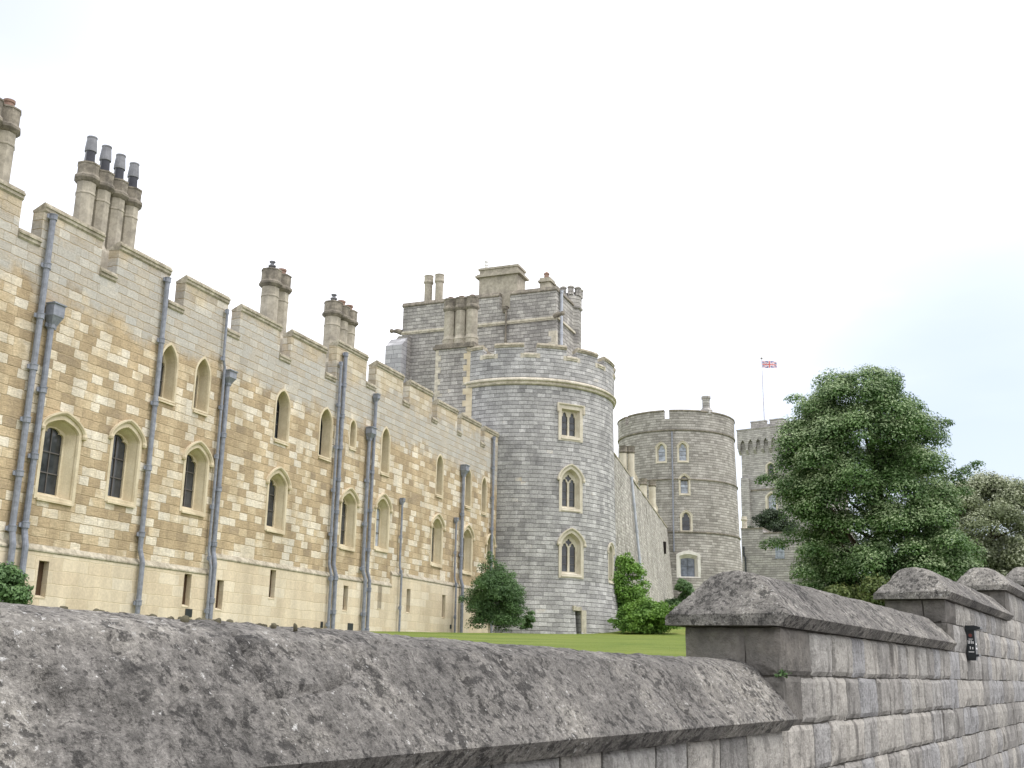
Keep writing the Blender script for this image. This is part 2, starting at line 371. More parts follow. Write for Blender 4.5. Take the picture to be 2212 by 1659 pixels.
# ---------------------------------------------------------------- mesh helpers
class MB:
    def __init__(s, off=(0, 0, 0)):
        s.v, s.f, s.o = [], [], off
    def add(s, vs, fs):
        b = len(s.v)
        s.v += [(x - s.o[0], y - s.o[1], z - s.o[2]) for x, y, z in vs]
        s.f += [tuple(i + b for i in f) for f in fs]
    def box(s, x0, x1, y0, y1, z0, z1):
        s.add([(x0, y0, z0), (x1, y0, z0), (x1, y1, z0), (x0, y1, z0), (x0, y0, z1), (x1, y0, z1), (x1, y1, z1), (x0, y1, z1)],
              [(0, 3, 2, 1), (4, 5, 6, 7), (0, 1, 5, 4), (1, 2, 6, 5), (2, 3, 7, 6), (3, 0, 4, 7)])
    def prism(s, poly, a, b, axis='x'):
        """poly of (p,q) pairs extruded from a to b along an axis"""
        n = len(poly)
        f = {'x': lambda p, q, t: (t, p, q), 'y': lambda p, q, t: (p, t, q), 'z': lambda p, q, t: (p, q, t)}[axis]
        vs = [f(p, q, a) for p, q in poly] + [f(p, q, b) for p, q in poly]
        fs = [tuple(range(n)), tuple(range(2 * n - 1, n - 1, -1))] + [(i, (i + 1) % n, n + (i + 1) % n, n + i) for i in range(n)]
        s.add(vs, fs)
    def lathe(s, prof, n=16, c=(0, 0), a0=0.0, ends=True):
        vs, fs = [], []
        for r, z in prof:
            for k in range(n):
                a = a0 + 2 * pi * k / n
                vs.append((c[0] + r * sin(a), c[1] - r * cos(a), z))
        for i in range(len(prof) - 1):
            for k in range(n):
                k2 = (k + 1) % n
                fs.append((i * n + k, i * n + k2, (i + 1) * n + k2, (i + 1) * n + k))
        if ends:
            fs.append(tuple(range(n - 1, -1, -1)))
            b = (len(prof) - 1) * n
            fs.append(tuple(range(b, b + n)))
        s.add(vs, fs)
    def arc(s, prof, p0, p1, n=12):
        """closed profile (r,z) swept from angle p0 to p1 (degrees, 0 = -Y, + = +X)"""
        m = len(prof)
        vs, fs = [], []
        for k in range(n + 1):
            a = radians(p0 + (p1 - p0) * k / n)
            vs += [(r * sin(a), -r * cos(a), z) for r, z in prof]
        for k in range(n):
            for i in range(m):
                j = (i + 1) % m
                fs.append((k * m + i, k * m + j, (k + 1) * m + j, (k + 1) * m + i))
        fs.append(tuple(range(m)))
        fs.append(tuple(range((n + 1) * m - 1, n * m - 1, -1)))
        s.add(vs, fs)
    def tube(s, pts, r, n=8):
        P = [Vector(p) for p in pts]
        R = r if isinstance(r, (list, tuple)) else [r] * len(P)
        vs, fs = [], []
        for i, p in enumerate(P):
            d = (P[min(i + 1, len(P) - 1)] - P[max(i - 1, 0)]).normalized()
            a = d.orthogonal().normalized() if abs(d.z) < 0.99 else Vector((1, 0, 0))
            if abs(d.z) < 0.99:
                a = d.cross(Vector((0, 0, 1))).normalized()
            b = d.cross(a).normalized()
            for k in range(n):
                t = 2 * pi * k / n
                q = p + (a * cos(t) + b * sin(t)) * R[i]
                vs.append(tuple(q))
        for i in range(len(P) - 1):
            for k in range(n):
                k2 = (k + 1) % n
                fs.append((i * n + k, i * n + k2, (i + 1) * n + k2, (i + 1) * n + k))
        fs.append(tuple(range(n - 1, -1, -1)))
        fs.append(tuple(range((len(P) - 1) * n, len(P) * n)))
        s.add(vs, fs)
    def sheet(s, loops, y0, y1=None):
        """polygon with holes in x,z (first loop is the outline); y1 gives it thickness"""
        pts = [[Vector((p[0], p[1], 0)) for p in l] for l in loops]
        flat = [p for l in loops for p in l]
        tri = tessellate_polygon(pts)
        s.add([(p[0], y0, p[1]) for p in flat], [tuple(t) for t in tri])
        if y1 is not None:
            s.add([(p[0], y1, p[1]) for p in flat], [tuple(reversed(t)) for t in tri])
            for l in loops:
                n = len(l)
                s.add([(p[0], y0, p[1]) for p in l] + [(p[0], y1, p[1]) for p in l], [(i, (i + 1) % n, n + (i + 1) % n, n + i) for i in range(n)])
    def loft(s, A, B, ya, yb):
        n = len(A)
        s.add([(p[0], ya, p[1]) for p in A] + [(p[0], yb, p[1]) for p in B], [(i, (i + 1) % n, n + (i + 1) % n, n + i) for i in range(n)])
    def build(s, name, mat, parent=None, smooth=False, fix=True, loc=None, rz=0.0):
        me = bpy.data.meshes.new(name)
        me.from_pydata(s.v, [], s.f)
        if fix:
            bm = bmesh.new()
            bm.from_mesh(me)
            bmesh.ops.remove_doubles(bm, verts=bm.verts, dist=1e-5)
            bmesh.ops.recalc_face_normals(bm, faces=bm.faces)
            bm.to_mesh(me)
            bm.free()
        me.materials.append(mat)
        if smooth:
            for p in me.polygons:
                p.use_smooth = True
        ob = bpy.data.objects.new(name, me)
        COL.objects.link(ob)
        if parent:
            ob.parent = parent
        if loc:
            ob.location = loc
        ob.rotation_euler[2] = rz
        return ob

def thing(name, label, cat, loc=(0, 0, 0), rz=0.0, group=None):
    o = bpy.data.objects.new(name, None)
    COL.objects.link(o)
    o.location = loc
    o.rotation_euler[2] = rz
    o.empty_display_size = 0.3
    o['label'] = label
    o['category'] = cat
    if group:
        o['group'] = group
    return o

def tag(o, label, cat, group=None):
    o['label'] = label
    o['category'] = cat
    if group:
        o['group'] = group
    return o

def cut(ob, cutter):
    """subtract a temporary cutter mesh and bake the result"""
    c = cutter.build('cutter_tmp', M['dark'])
    c.matrix_world = ob.matrix_world.copy()
    c.parent = ob.parent
    c.location = ob.location
    md = ob.modifiers.new('cut', 'BOOLEAN')
    md.operation = 'DIFFERENCE'
    md.solver = 'EXACT'
    md.use_self = True
    md.object = c
    bpy.context.view_layer.update()
    dg = bpy.context.evaluated_depsgraph_get()
    me = bpy.data.meshes.new_from_object(ob.evaluated_get(dg))
    ob.modifiers.remove(md)
    mat = ob.data.materials[0]
    ob.data = me
    me.materials.clear()
    me.materials.append(mat)
    bpy.data.objects.remove(c, do_unlink=True)

def contour(w, z0, zs, za, n=14, cx=0.0, flat=False):
    """rectangle with an arched head, counter-clockwise from bottom left"""
    a, h = w / 2, za - zs
    pts = [(cx - a, z0), (cx + a, z0)]
    if h < 1e-4:
        for k in range(n + 1):
            pts.append((cx + a - 2 * a * k / n, zs))
        return pts
    for k in range(n + 1):
        t = pi * k / n
        x = a * cos(t)
        if h > a * 1.05 and not flat:
            c = (h * h - a * a) / (2 * a)
            z = sqrt(max((a + c) ** 2 - (abs(x) + c) ** 2, 0))
        elif flat:
            z = h * (1 - (abs(x) / a) ** 2.2)
        else:
            z = h * (max(1 - (abs(x) / a) ** 1.35, 0)) ** 0.6
        pts.append((cx + x, zs + z))
    return pts

def cusped(g, z0, zs, za, cx=0.0):
    """light with a trefoil head"""
    out = [(cx - g, z0), (cx + g, z0), (cx + g, zs)]
    right = []
    h = za - zs
    for t in (0.25, 0.5, 0.75):
        a = t * pi / 2 * 1.5
        right.append((g * (0.72 + 0.28 * cos(a)), zs + h * 0.38 * sin(min(a, pi / 2)) + 0.0))
    right.append((g * 0.56, zs + h * 0.34))
    for t in (0.15, 0.4, 0.65, 0.85):
        a = t * pi / 2
        right.append((g * 0.62 * cos(a) ** 0.8, zs + h * (0.38 + 0.62 * sin(a))))
    out += [(cx + x, z) for x, z in right]
    out.append((cx, za))
    out += [(cx - x, z) for x, z in reversed(right)]
    out.append((cx - g, zs))
    return out

def window(parent, loc, rz, outer, opening, inner, e=0.3, mat=None, glass=None, lights=None, bars=(), vbars=(), hood=None, sill=True, proud=0.015, tr_mat=None, barmat=None, back=0.12, name='window', stops=True):
    """outer/opening/inner = (width, z0, zspring, zapex); loc is the point on the wall face at the local origin"""
    A, B, C = contour(*outer), contour(*opening), contour(*inner)
    mb = MB()
    mb.loft(A, B, -proud, -proud)
    mb.loft(A, A, -proud, back)
    B2 = contour(opening[0] - 0.05, opening[1] + 0.02, opening[2], opening[3] - 0.025)
    mb.loft(B, B2, -proud, 0.04)
    mb.loft(B2, B2, 0.04, 0.09)
    mb.loft(B2, C, 0.09, e)
    w = mb.build(name, mat or M['cream'], parent, loc=loc, rz=rz)
    gl = MB()
    gl.sheet([contour(inner[0] + 0.02, inner[1] - 0.01, inner[2], inner[3] + 0.01)], e + 0.05)
    gl.build('glass', glass or M['glass'], w)
    if lights:
        t = MB()
        t.sheet([contour(inner[0] + 0.03, inner[1] - 0.015, inner[2], inner[3] + 0.015)] + lights, e - 0.02, e + 0.045)
        t.build('tracery', tr_mat or mat or M['cream'], w)
    if bars or vbars:
        hw = inner[0] / 2
        for z in bars:
            b = MB()
            b.box(-hw, hw, e + 0.015, e + 0.046, z - 0.015, z + 0.015)
            b.build('glazing_bar', barmat or M['bar'], w)
        for x in vbars:
            b = MB()
            b.box(x - 0.013, x + 0.013, e + 0.013, e + 0.044, inner[1], inner[2] + (inner[3] - inner[2]) * 0.6)
            b.build('glazing_bar', barmat or M['bar'], w)
    if hood:
        d, t, p = hood
        ow, z0, zs, za = outer
        H1 = contour(ow + 2 * d, zs, zs, za + d)[2:]
        H2 = contour(ow + 2 * d + 2 * t, zs, zs, za + d + t)[2:]
        if za - zs < 1e-4:      # square label
            H1 = [(ow / 2 + d, zs - 0.35), (ow / 2 + d, za + d), (-ow / 2 - d, za + d), (-ow / 2 - d, zs - 0.35)]
            H2 = [(ow / 2 + d + t, zs - 0.35), (ow / 2 + d + t, za + d + t), (-ow / 2 - d - t, za + d + t), (-ow / 2 - d - t, zs - 0.35)]
        hb = MB()
        n = len(H1)
        mid = [((a[0] + b[0]) / 2, (a[1] + b[1]) / 2) for a, b in zip(H1, H2)]
        rows = [(H1, 0.03), (H1, -p * 0.55), (mid, -p), (H2, -p), (H2, 0.03)]
        vs = [(q[0], y, q[1]) for r, y in rows for q in r]
        fs = [(i * n + k, i * n + k + 1, (i + 1) * n + k + 1, (i + 1) * n + k) for i in range(4) for k in range(n - 1)]
        fs += [tuple(i * n for i in range(5)), tuple(i * n + n - 1 for i in range(5))]
        hb.add(vs, fs)
        if stops:
            for q in (mid[0], mid[-1]):
                hb.lathe([(0.01, q[1] - 0.13), (t * 0.62, q[1] - 0.1), (t * 0.75, q[1] - 0.03), (t * 0.6, q[1] + 0.03), (0.02, q[1] + 0.05)], 8, (q[0], -p * 0.55))
        hb.build('hood_mould', mat or M['cream'], w)
    if sill:
        ow, z0 = opening[0], opening[1]
        sb = MB()
        sb.prism([(-proud - 0.05, z0 - 0.16), (-proud - 0.05, z0 - 0.10), (e, z0 + 0.05), (e, z0 - 0.16)], -ow / 2 - 0.02, ow / 2 + 0.02, 'x')
        sb.build('sill', mat or M['cream'], w)
    return w

# ---------------------------------------------------------------- terrain
AW = radians(31.0)
def wall_xy(t, m):           # t along the boundary wall, m metres to its left
    return (t * sin(AW) - m * cos(AW), t * cos(AW) + m * sin(AW))
def ground(x, y):
    R = hypot(x, y)
    if R < 62:
        z = -0.14 + 0.0345 * R
    elif R < 100:
        z = 2.0 + 0.1 * (R - 62)
    elif R < 175:
        z = 5.84 + 0.125 * (R - 100)
    else:
        z = 15.2 - 0.01 * (R - 175)
    return z
def grid(name, ts, ms, zf, mat, kind='structure'):
    vs, fs = [], []
    for t in ts:
        for m_ in ms:
            x, y = wall_xy(t, m_)
            vs.append((x, y, zf(t, m_, x, y)))
    k = len(ms)
    for i in range(len(ts) - 1):
        for j in range(k - 1):
            fs.append((i * k + j, i * k + j + 1, (i + 1) * k + j + 1, (i + 1) * k + j))
    mb = MB()
    mb.add(vs, fs)
    o = mb.build(name, mat, smooth=True)
    o['kind'] = kind
    return o
ts = [-60, -30, -12] + list(np.arange(-6, 60, 1.0)) + list(np.arange(60, 200, 4.0)) + [230, 300, 500, 900]
ms = [1.742, 1.75, 2.1, 2.6] + list(np.arange(3.2, 40, 1.0)) + list(np.arange(40, 100, 4.0)) + [120, 160, 240, 500]
def lawn_z(t, m_, x, y):
    z = ground(x, y) + 0.05 * MN.noise(Vector((x * 0.12, y * 0.12, 0)))
    if m_ < 2.2:
        z -= 0.06
    if m_ < 1.745:
        z = -3.0
    return z
grid('lawn', ts, ms, lawn_z, M['grass'])
def street_z(t, m_, x, y):
    return -1.6 + 0.03 * max(0.0, min(t, 60) - 2.0)
grid('pavement', [-900, -200, -60, -20, -6, 0, 2] + list(np.arange(4, 62, 2.0)) + [100, 200, 500, 900], [-900, -300, -100, -40, -15, -6, -2, 0, 1.0, 1.74], street_z, M['pavement'])

# ---------------------------------------------------------------- honey-stone lodgings
A_F = radians(21.8)
RZF = pi / 2 - A_F
UX, UY = sin(A_F), cos(A_F)
def fac_world(s, Y, z):      # s along the facade, Y metres behind the camera's parallel plane
    return (s * UX - Y * UY, s * UY + Y * UX, z)
FY = 23.57
FO = (40.0, FY, 1.4)
lodge = thing('stone_lodgings', 'long honey-coloured stone range with battlements, pointed windows and grey downpipes', 'building', fac_world(*FO), RZF)

MER = [(14.0, 16.2, 12.85), (16.95, 18.2, 12.85), (18.95, 21.57, 12.85), (22.38, 24.80, 12.85), (25.53, 28.0, 12.85), (28.82, 31.25, 12.88), (32.02, 34.66, 12.88), (35.42, 38.05, 12.92),
       (38.90, 41.50, 13.53), (42.37, 45.05, 13.53), (45.75, 48.22, 13.48), (48.86, 51.30, 13.25), (51.83, 54.40, 13.18), (54.97, 56.95, 13.16)]
SILL = [11.75] * 8 + [11.88, 12.34, 12.34, 12.20, 12.18, 12.18]      # crenel left of each merlon
CH = 0.25
outline = [(14.0, 0.0), (56.95, 0.0)]
for i in range(len(MER) - 1, -1, -1):
    a, b, z = MER[i]
    outline += [(b, z - CH), (a, z - CH)]
    if i > 0:
        outline += [(a, SILL[i] - CH), (MER[i - 1][1], SILL[i] - CH)]
# windows: (centre s, springing-based z datum)
LOW = [(24.12, 4.40, 6.45, 6.92, 1.55), (26.80, 4.72, 6.72, 7.27, 1.40), (30.30, 4.90, 6.72, 7.29, 1.38), (35.22, 4.88, 6.70, 7.26, 1.38), (40.62, 4.80, 6.76, 7.32, 1.38),
       (43.63, 5.05, 6.95, 7.53, 1.38), (49.35, 4.90, 6.82, 7.40, 1.38), (53.05, 4.85, 6.74, 7.32, 1.38), (56.15, 4.85, 6.7, 7.26, 1.1)]
UPP = [(28.40, 8.42, 9.62, 10.26, 0.78), (30.20, 8.45, 9.65, 10.28, 0.74), (35.18, 8.40, 9.72, 10.34, 0.90), (38.40, 8.35, 9.72, 10.35, 0.90), (40.60, 9.18, 10.0, 10.34, 0.48),
       (43.60, 8.58, 10.05, 10.62, 0.72), (49.40, 8.45, 9.90, 10.44, 0.74), (52.95, 8.40, 9.85, 10.38, 0.74), (55.12, 8.35, 9.72, 10.26, 0.66)]
holes = []
for c, z0, zs, za, w in LOW:
    holes.append(contour(w - 0.02, z0 + 0.01, zs, za - 0.03, cx=c))
for c, z0, zs, za, w in UPP:
    holes.append(contour(w + 0.14, z0 - 0.05, zs, za + 0.08, cx=c))
SLITS = [(23.95, 1.72, 2.72), (30.27, 1.85, 2.90), (32.05, 1.84, 2.84), (35.2, 2.42, 3.47), (40.6, 2.27, 3.30), (43.55, 2.53, 3.58), (46.35, 2.50, 3.58), (50.2, 2.45, 3.57)]
for c, z0, z1 in SLITS:
    holes.append([(c - 0.2, z0 - 0.01), (c + 0.2, z0 - 0.01), (c + 0.2, z1 + 0.01), (c - 0.2, z1 + 0.01)])
mb = MB(FO)
mb.sheet([outline] + holes, FY)
n = len(outline)
mb.add([(p[0], FY, p[1]) for p in outline] + [(p[0], FY + 0.4, p[1]) for p in outline], [(i, (i + 1) % n, n + (i + 1) % n, n + i) for i in range(n)])
bk = [(14.0, 10.9), (56.95, 10.9)] + outline[2:]
mb.sheet([bk], FY + 0.4)
mb.build('wall', M['ochre'], lodge, fix=False)
mb = MB(FO)
mb.box(14.0, 56.6, FY + 0.75, FY + 8.5, 0.0, 11.0)
mb.box(14.0, 56.9, FY + 0.39, FY + 0.8, 10.88, 10.98)
mb.prism([(FY + 0.45, 11.05), (FY + 4.6, 12.2), (FY + 8.6, 11.05)], 14.0, 56.7, 'x')
mb.build('roof', M['roof'], lodge)
def coping(a, b, z, parent, mat, Y=FY, off=FO, t=0.42):
    k = MB(off)
    k.prism([(Y - 0.003, z - CH - 0.05), (Y - 0.05, z - CH), (Y - 0.05, z - 0.17), (Y - 0.085, z - 0.15), (Y - 0.085, z - 0.09), (Y - 0.035, z - 0.06), (Y - 0.03, z - 0.01), (Y, z),
             (Y + t, z - 0.2), (Y + t, z - CH - 0.01)], a - 0.012, b + 0.012, 'x')
    return k.build('coping', mat, parent)
for i, (a, b, z) in enumerate(MER):
    coping(a, b, z, lodge, M['coping'])
    if i:
        coping(MER[i - 1][1] + 0.014, a - 0.014, SILL[i], lodge, M['coping'])
# lower windows
for i, (c, z0, zs, za, w) in enumerate(LOW):
    op = (w - 0.22, z0 + 0.12, zs, za - 0.14)
    inn = (0.92 if w > 1.2 else 0.7, z0 + 0.22, zs - 0.02, za - 0.32)
    g = inn[0] / 2 - 0.05
    window(lodge, (c - FO[0], 0, -FO[2]), 0, (w, z0, zs, za), op, inn, 0.36, M['cream'],
           M['glass_pale'] if i in (5,) else M['glass'], [cusped(g, z0 + 0.25, zs - 0.1, za - 0.36)],
           bars=(z0 + 0.85, z0 + 1.45), vbars=(0.0,), hood=(0.0, 0.11, 0.10))
for i, (c, z0, zs, za, w) in enumerate(UPP):
    window(lodge, (c - FO[0], 0, -FO[2]), 0, (w + 0.16, z0 - 0.06, zs, za + 0.09), (w, z0, zs, za), (w * 0.86, z0 + 0.06, zs, za - 0.08), 0.42, M['cream'],
           M['glass'], [cusped(w * 0.43 - 0.05, z0 + 0.08, zs - 0.1, za - 0.14)] if i in (0, 1, 5) else None, bars=(z0 + 0.7, z0 + 1.2), sill=True)
# plinth in three level steps with slit openings
for a, b, zt in ((14.0, 31.60, 3.12), (31.60, 44.62, 3.70), (44.62, 56.9, 4.23)):
    hs = [[(c - 0.19, z0), (c + 0.19, z0), (c + 0.19, z1), (c - 0.19, z1)] for c, z0, z1 in SLITS if a < c < b]
    mb = MB(FO)
    mb.sheet([[(a, -0.3), (b, -0.3), (b, zt - 0.16), (a, zt - 0.16)]] + hs, FY - 0.09)
    for h_ in hs:
        mb.loft(h_, h_, FY - 0.09, FY + 0.11)
    for xx in (a, b):
        mb.add([(xx, FY - 0.09, -0.3), (xx, FY + 0.01, -0.3), (xx, FY + 0.01, zt - 0.16), (xx, FY - 0.09, zt - 0.16)], [(0, 1, 2, 3)])
    pl = mb.build('plinth', M['plinth'], lodge, fix=False)
    mb = MB(FO)
    mb.prism([(FY - 0.093, zt - 0.18), (FY - 0.12, zt - 0.15), (FY - 0.12, zt - 0.11), (FY - 0.004, zt + 0.04), (FY - 0.004, zt - 0.18)], a, b, 'x')
    mb.build('string_course', M['coping'], pl)
for c, z0, z1 in SLITS:
    mb = MB(FO)
    mb.box(c - 0.22, c + 0.22, FY + 0.10, FY + 0.13, z0 - 0.03, z1 + 0.03)
    s_ = mb.build('slit_window', M['slit'], lodge)
    mb = MB(FO)
    mb.prism([(FY - 0.10, z0 - 0.03), (FY - 0.10, z0 + 0.005), (FY + 0.095, z0 + 0.07), (FY + 0.095, z0 - 0.03)], c - 0.187, c + 0.187, 'x')
    mb.build('sill', M['cream'], s_)
# air grilles at the foot of the wall
for s0, z0, w, h_ in ((30.28, 1.52, 0.34, 0.26), (38.75, 1.52, 0.16, 0.24), (40.9, 1.5, 0.42, 0.3), (51.0, 1.98, 0.16, 0.2)):
    mb = MB(FO)
    mb.box(s0, s0 + w, FY - 0.115, FY - 0.085, z0, z0 + h_)
    mb.build('air_grille', M['black'], lodge)
# downpipes
def pipe(parent, off, path, r, mat, collars=1.75, bracket=True, hopper=None, name='downpipe', Y=FY):
    mb = MB(off)
    mb.tube(path, r, 10)
    zt, zb = path[0][2], path[-1][2]
    z = zt - 0.05
    while z > zb:
        for (p, q) in zip(path, path[1:]):
            if q[2] <= z <= p[2]:
                f = (p[2] - z) / max(p[2] - q[2], 1e-6)
                x, y = p[0] + (q[0] - p[0]) * f, p[1] + (q[1] - p[1]) * f
                mb.lathe([(r, z - 0.08), (r * 1.28, z - 0.075), (r * 1.28, z + 0.06), (r * 1.4, z + 0.065), (r * 1.4, z + 0.09), (r, z + 0.1)], 10, (x, y))
                if bracket:
                    mb.box(x - r * 2.1, x + r * 2.1, y + r * 0.3, y + r * 0.3 + 0.03, z - 0.06, z + 0.06)
                break
        z -= collars
    o = mb.build(name, mat, parent)
    if hopper:
        s_, y, z0, z1, w = hopper
        hb = MB(off)
        d = w * 0.55
        rings = [(w * 0.22, d * 0.3, z0), (w * 0.24, d * 0.34, z0 + (z1 - z0) * 0.15), (w * 0.44, d * 0.75, z0 + (z1 - z0) * 0.45), (w * 0.48, d * 0.85, z0 + (z1 - z0) * 0.5), (w * 0.48, d * 0.85, z1 - 0.05), (w * 0.54, d, z1 - 0.04), (w * 0.54, d, z1)]
        vs = []
        for a, b, zz in rings:
            vs += [(s_ - a, y - b, zz), (s_ + a, y - b, zz), (s_ + a, y + 0.1, zz), (s_ - a, y + 0.1, zz)]
        fs = [(i * 4 + k, i * 4 + (k + 1) % 4, (i + 1) * 4 + (k + 1) % 4, (i + 1) * 4 + k) for i in range(len(rings) - 1) for k in range(4)]
        fs += [(3, 2, 1, 0), tuple(range(len(rings) * 4 - 4, len(rings) * 4))]
        hb.add(vs, fs)
        hb.build('hopper', mat, o)
    return o
def straight(s_, zt, zb, plz, y=FY - 0.13, jog=0.0):
    return [(s_, y, zt), (s_, y, plz + 0.35), (s_ + jog, y - 0.10, plz - 0.05), (s_ + jog, y - 0.10, zb)]
LP = M['lead']
pipe(lodge, FO, straight(22.62, 12.5, 0.2, 3.1), 0.088, LP, 1.5)
pipe(lodge, FO, straight(23.06, 9.35, 0.2, 3.1), 0.088, LP, 1.9, hopper=(23.08, FY - 0.14, 9.2, 9.95, 0.44))
pipe(lodge, FO, straight(27.76, 12.35, 0.5, 3.1, jog=0.05), 0.082, LP, 2.1)
pipe(lodge, FO, [(31.08, FY - 0.12, 12.3), (31.08, FY - 0.12, 10.5), (31.2, FY - 0.12, 10.2), (31.2, FY - 0.12, 3.75), (31.26, FY - 0.22, 3.2), (31.26, FY - 0.22, 0.7)], 0.05, LP, 1.75)
pipe(lodge, FO, straight(31.44, 9.75, 0.7, 3.4), 0.085, LP, 1.9, hopper=(31.44, FY - 0.14, 9.6, 10.15, 0.42))
pipe(lodge, FO, straight(39.08, 12.5, 1.2, 3.7, jog=0.03), 0.06, LP, 1.8)
pipe(lodge, FO, straight(39.42, 13.0, 1.2, 3.7, jog=0.05), 0.085, LP, 1.35)
pipe(lodge, FO, straight(41.84, 9.85, 1.3, 3.7, jog=0.1), 0.08, LP, 1.9, hopper=(41.84, FY - 0.14, 9.7, 10.28, 0.44))
pipe(lodge, FO, straight(42.26, 11.8, 1.3, 3.7, jog=0.06), 0.075, LP, 1.7, hopper=(42.26, FY - 0.14, 11.5, 11.9, 0.26))
pipe(lodge, FO, straight(45.25, 7.5, 1.5, 4.2, jog=0.03), 0.05, LP, 1.6, hopper=(45.25, FY - 0.13, 7.35, 7.65, 0.2))
pipe(lodge, FO, straight(51.3, 7.4, 1.6, 4.2), 0.05, LP, 1.6, hopper=(51.3, FY - 0.13, 7.25, 7.55, 0.2))
pipe(lodge, FO, straight(52.03, 9.95, 1.6, 4.2, jog=0.05), 0.085, LP, 2.1, hopper=(52.03, FY - 0.14, 9.8, 10.4, 0.46))
pipe(lodge, FO, straight(56.05, 12.7, 1.7, 4.2), 0.075, LP, 1.7)
# chimneys on the lodgings
def shafts(parent, off, cs, Y, zb, zr, zt, r, mat, matd, pots, along='x', base=None, name='chimney'):
    ch = MB(off)
    if base:
        ch.box(*base)
    else:
        p0, p1 = cs[0] - r - 0.1, cs[-1] + r + 0.1
        ch.box(p0, p1, Y - r - 0.1, Y + r + 0.1, zb - 1.2, zb)
    root = ch.build(name, mat, parent)
    for k, c in enumerate(cs):
        cc = (c, Y) if along == 'x' else (Y, c)
        sh = MB(off)
        sh.lathe([(r * 1.35, zb), (r * 1.35, zb + 0.12), (r * 1.05, zb + 0.3), (r, zb + 0.35), (r, zr - 0.42), (r * 1.06, zr - 0.4), (r * 1.06, zr - 0.36), (r, zr - 0.34), (r, zr)], 8, cc, pi / 8)
        sh.build('shaft', mat, root)
        cp = MB(off)
        cp.lathe([(r * 0.98, zr), (r * 1.12, zr + 0.03), (r * 1.36, zr + 0.12), (r * 1.36, zr + 0.2), (r * 1.16, zr + 0.27), (r * 1.14, zr + 0.3), (r * 1.14, zt - 0.06), (r * 1.2, zt - 0.05), (r * 1.2, zt), (r * 0.6, zt), (r * 0.6, zt - 0.1)], 8, cc, pi / 8)
        cp.build('chimney_cap', matd, root)
        pk = pots[k % len(pots)] if pots else None
        pb = MB(off)
        if pk == 'cowl':
            pb.lathe([(r * 0.62, zt - 0.1), (r * 0.56, zt + 0.12), (r * 0.5, zt + 0.45), (r * 0.62, zt + 0.46), (r * 0.62, zt + 0.54), (r * 0.5, zt + 0.92), (r * 0.54, zt + 0.94), (r * 0.54, zt + 0.98), (r * 0.4, zt + 0.98), (r * 0.4, zt + 0.8)], 14, cc)
            pb.build('chimney_pot', M['metal_cowl'], root)
            ob_ = MB((off[0] - cc[0], off[1] - cc[1], off[2]))
            ob_.arc([(r * 0.52, zt + 0.06), (r * 0.60, zt + 0.06), (r * 0.56, zt + 0.44), (r * 0.50, zt + 0.44)], -85, 10, 8)
            ob_.build('cowl_opening', M['cowl_dark'], root)  # raised dark plate, no real hole behind it
        elif pk == 'pot':
            pb.lathe([(r * 0.5, zt - 0.1), (r * 0.46, zt + 0.2), (r * 0.54, zt + 0.22), (r * 0.54, zt + 0.3), (r * 0.36, zt + 0.3), (r * 0.36, zt)], 12, cc)
            pb.build('chimney_pot', M['terracotta'], root)
        elif pk == 'finial':
            pb.lathe([(0.09, zt - 0.1), (0.09, zt + 0.16), (0.16, zt + 0.17), (0.16, zt + 0.22), (0.08, zt + 0.24), (0.08, zt + 0.34), (0.13, zt + 0.35), (0.13, zt + 0.4)], 10, cc)
            pb.build('chimney_pot', M['metal_cowl'], root)
    return root
CB = FY + 1.5
shafts(lodge, FO, [19.95, 20.62, 21.29, 21.96], CB, 12.75, 15.05, 15.85, 0.33, M['chimney'], M['chimney_dark'], ['pot'])
shafts(lodge, FO, [25.37, 26.05, 26.73, 27.41], CB, 12.75, 14.95, 15.62, 0.31, M['chimney'], M['chimney_dark'], ['cowl'])
shafts(lodge, FO, [35.90, 36.62], CB, 12.8, 14.95, 15.72, 0.36, M['chimney'], M['chimney_dark'], ['finial', 'pot'])
shafts(lodge, FO, [40.82, 41.50, 42.18], CB, 12.9, 15.20, 15.92, 0.36, M['chimney'], M['chimney_dark'], ['finial', 'pot', 'pot'])

# ---------------------------------------------------------------- round tower beside the lodgings
T1 = (0.877, 67.03, 1.9)
t1 = thing('round_tower', 'nearest round grey stone tower, with tall traceried windows and a moulded ring below its battlements', 'tower', T1)
ZO = T1[2]
zz = lambda z: z - ZO
mb = MB()
R1 = 5.5
mb.lathe([(5.98, zz(0.8)), (5.98, zz(2.0)), (5.86, zz(3.0)), (5.74, zz(3.9)), (5.60, zz(4.9)), (5.57, zz(8.0)), (5.50, zz(12.0)), (5.46, zz(16.0)), (5.48, zz(16.1)), (5.53, zz(16.38)), (5.53, zz(18.27)), (5.05, zz(18.27)), (5.05, zz(17.3)), (0.02, zz(17.5))], 128)
drum = mb.build('drum', M['tower'], t1)
FZ = -0.75
def dpos(r, phi, rot=FZ):
    a = radians(phi + rot)
    return (r * sin(a), -r * cos(a), 0.0), a
def rot_cut(mbc, loop, r, phi, y0, y1, rot=FZ):
    a = radians(phi + rot)
    for_b = []
    n = len(loop)
    def tf(x, y, z):
        yy = y - r
        return (x * cos(a) - yy * sin(a), x * sin(a) + yy * cos(a), z)
    vs = [tf(p[0], y0, p[1]) for p in loop] + [tf(p[0], y1, p[1]) for p in loop]
    fs = [tuple(range(n)), tuple(range(2 * n - 1, n - 1, -1))] + [(i, (i + 1) % n, n + (i + 1) % n, n + i) for i in range(n)]
    mbc.add(vs, fs)
CREN = [-130, -103, -76.6, -50, -23.5, 2.4, 29.0, 54.2, 81, 108, 135, 161.5, 188, 214]
ck = MB()
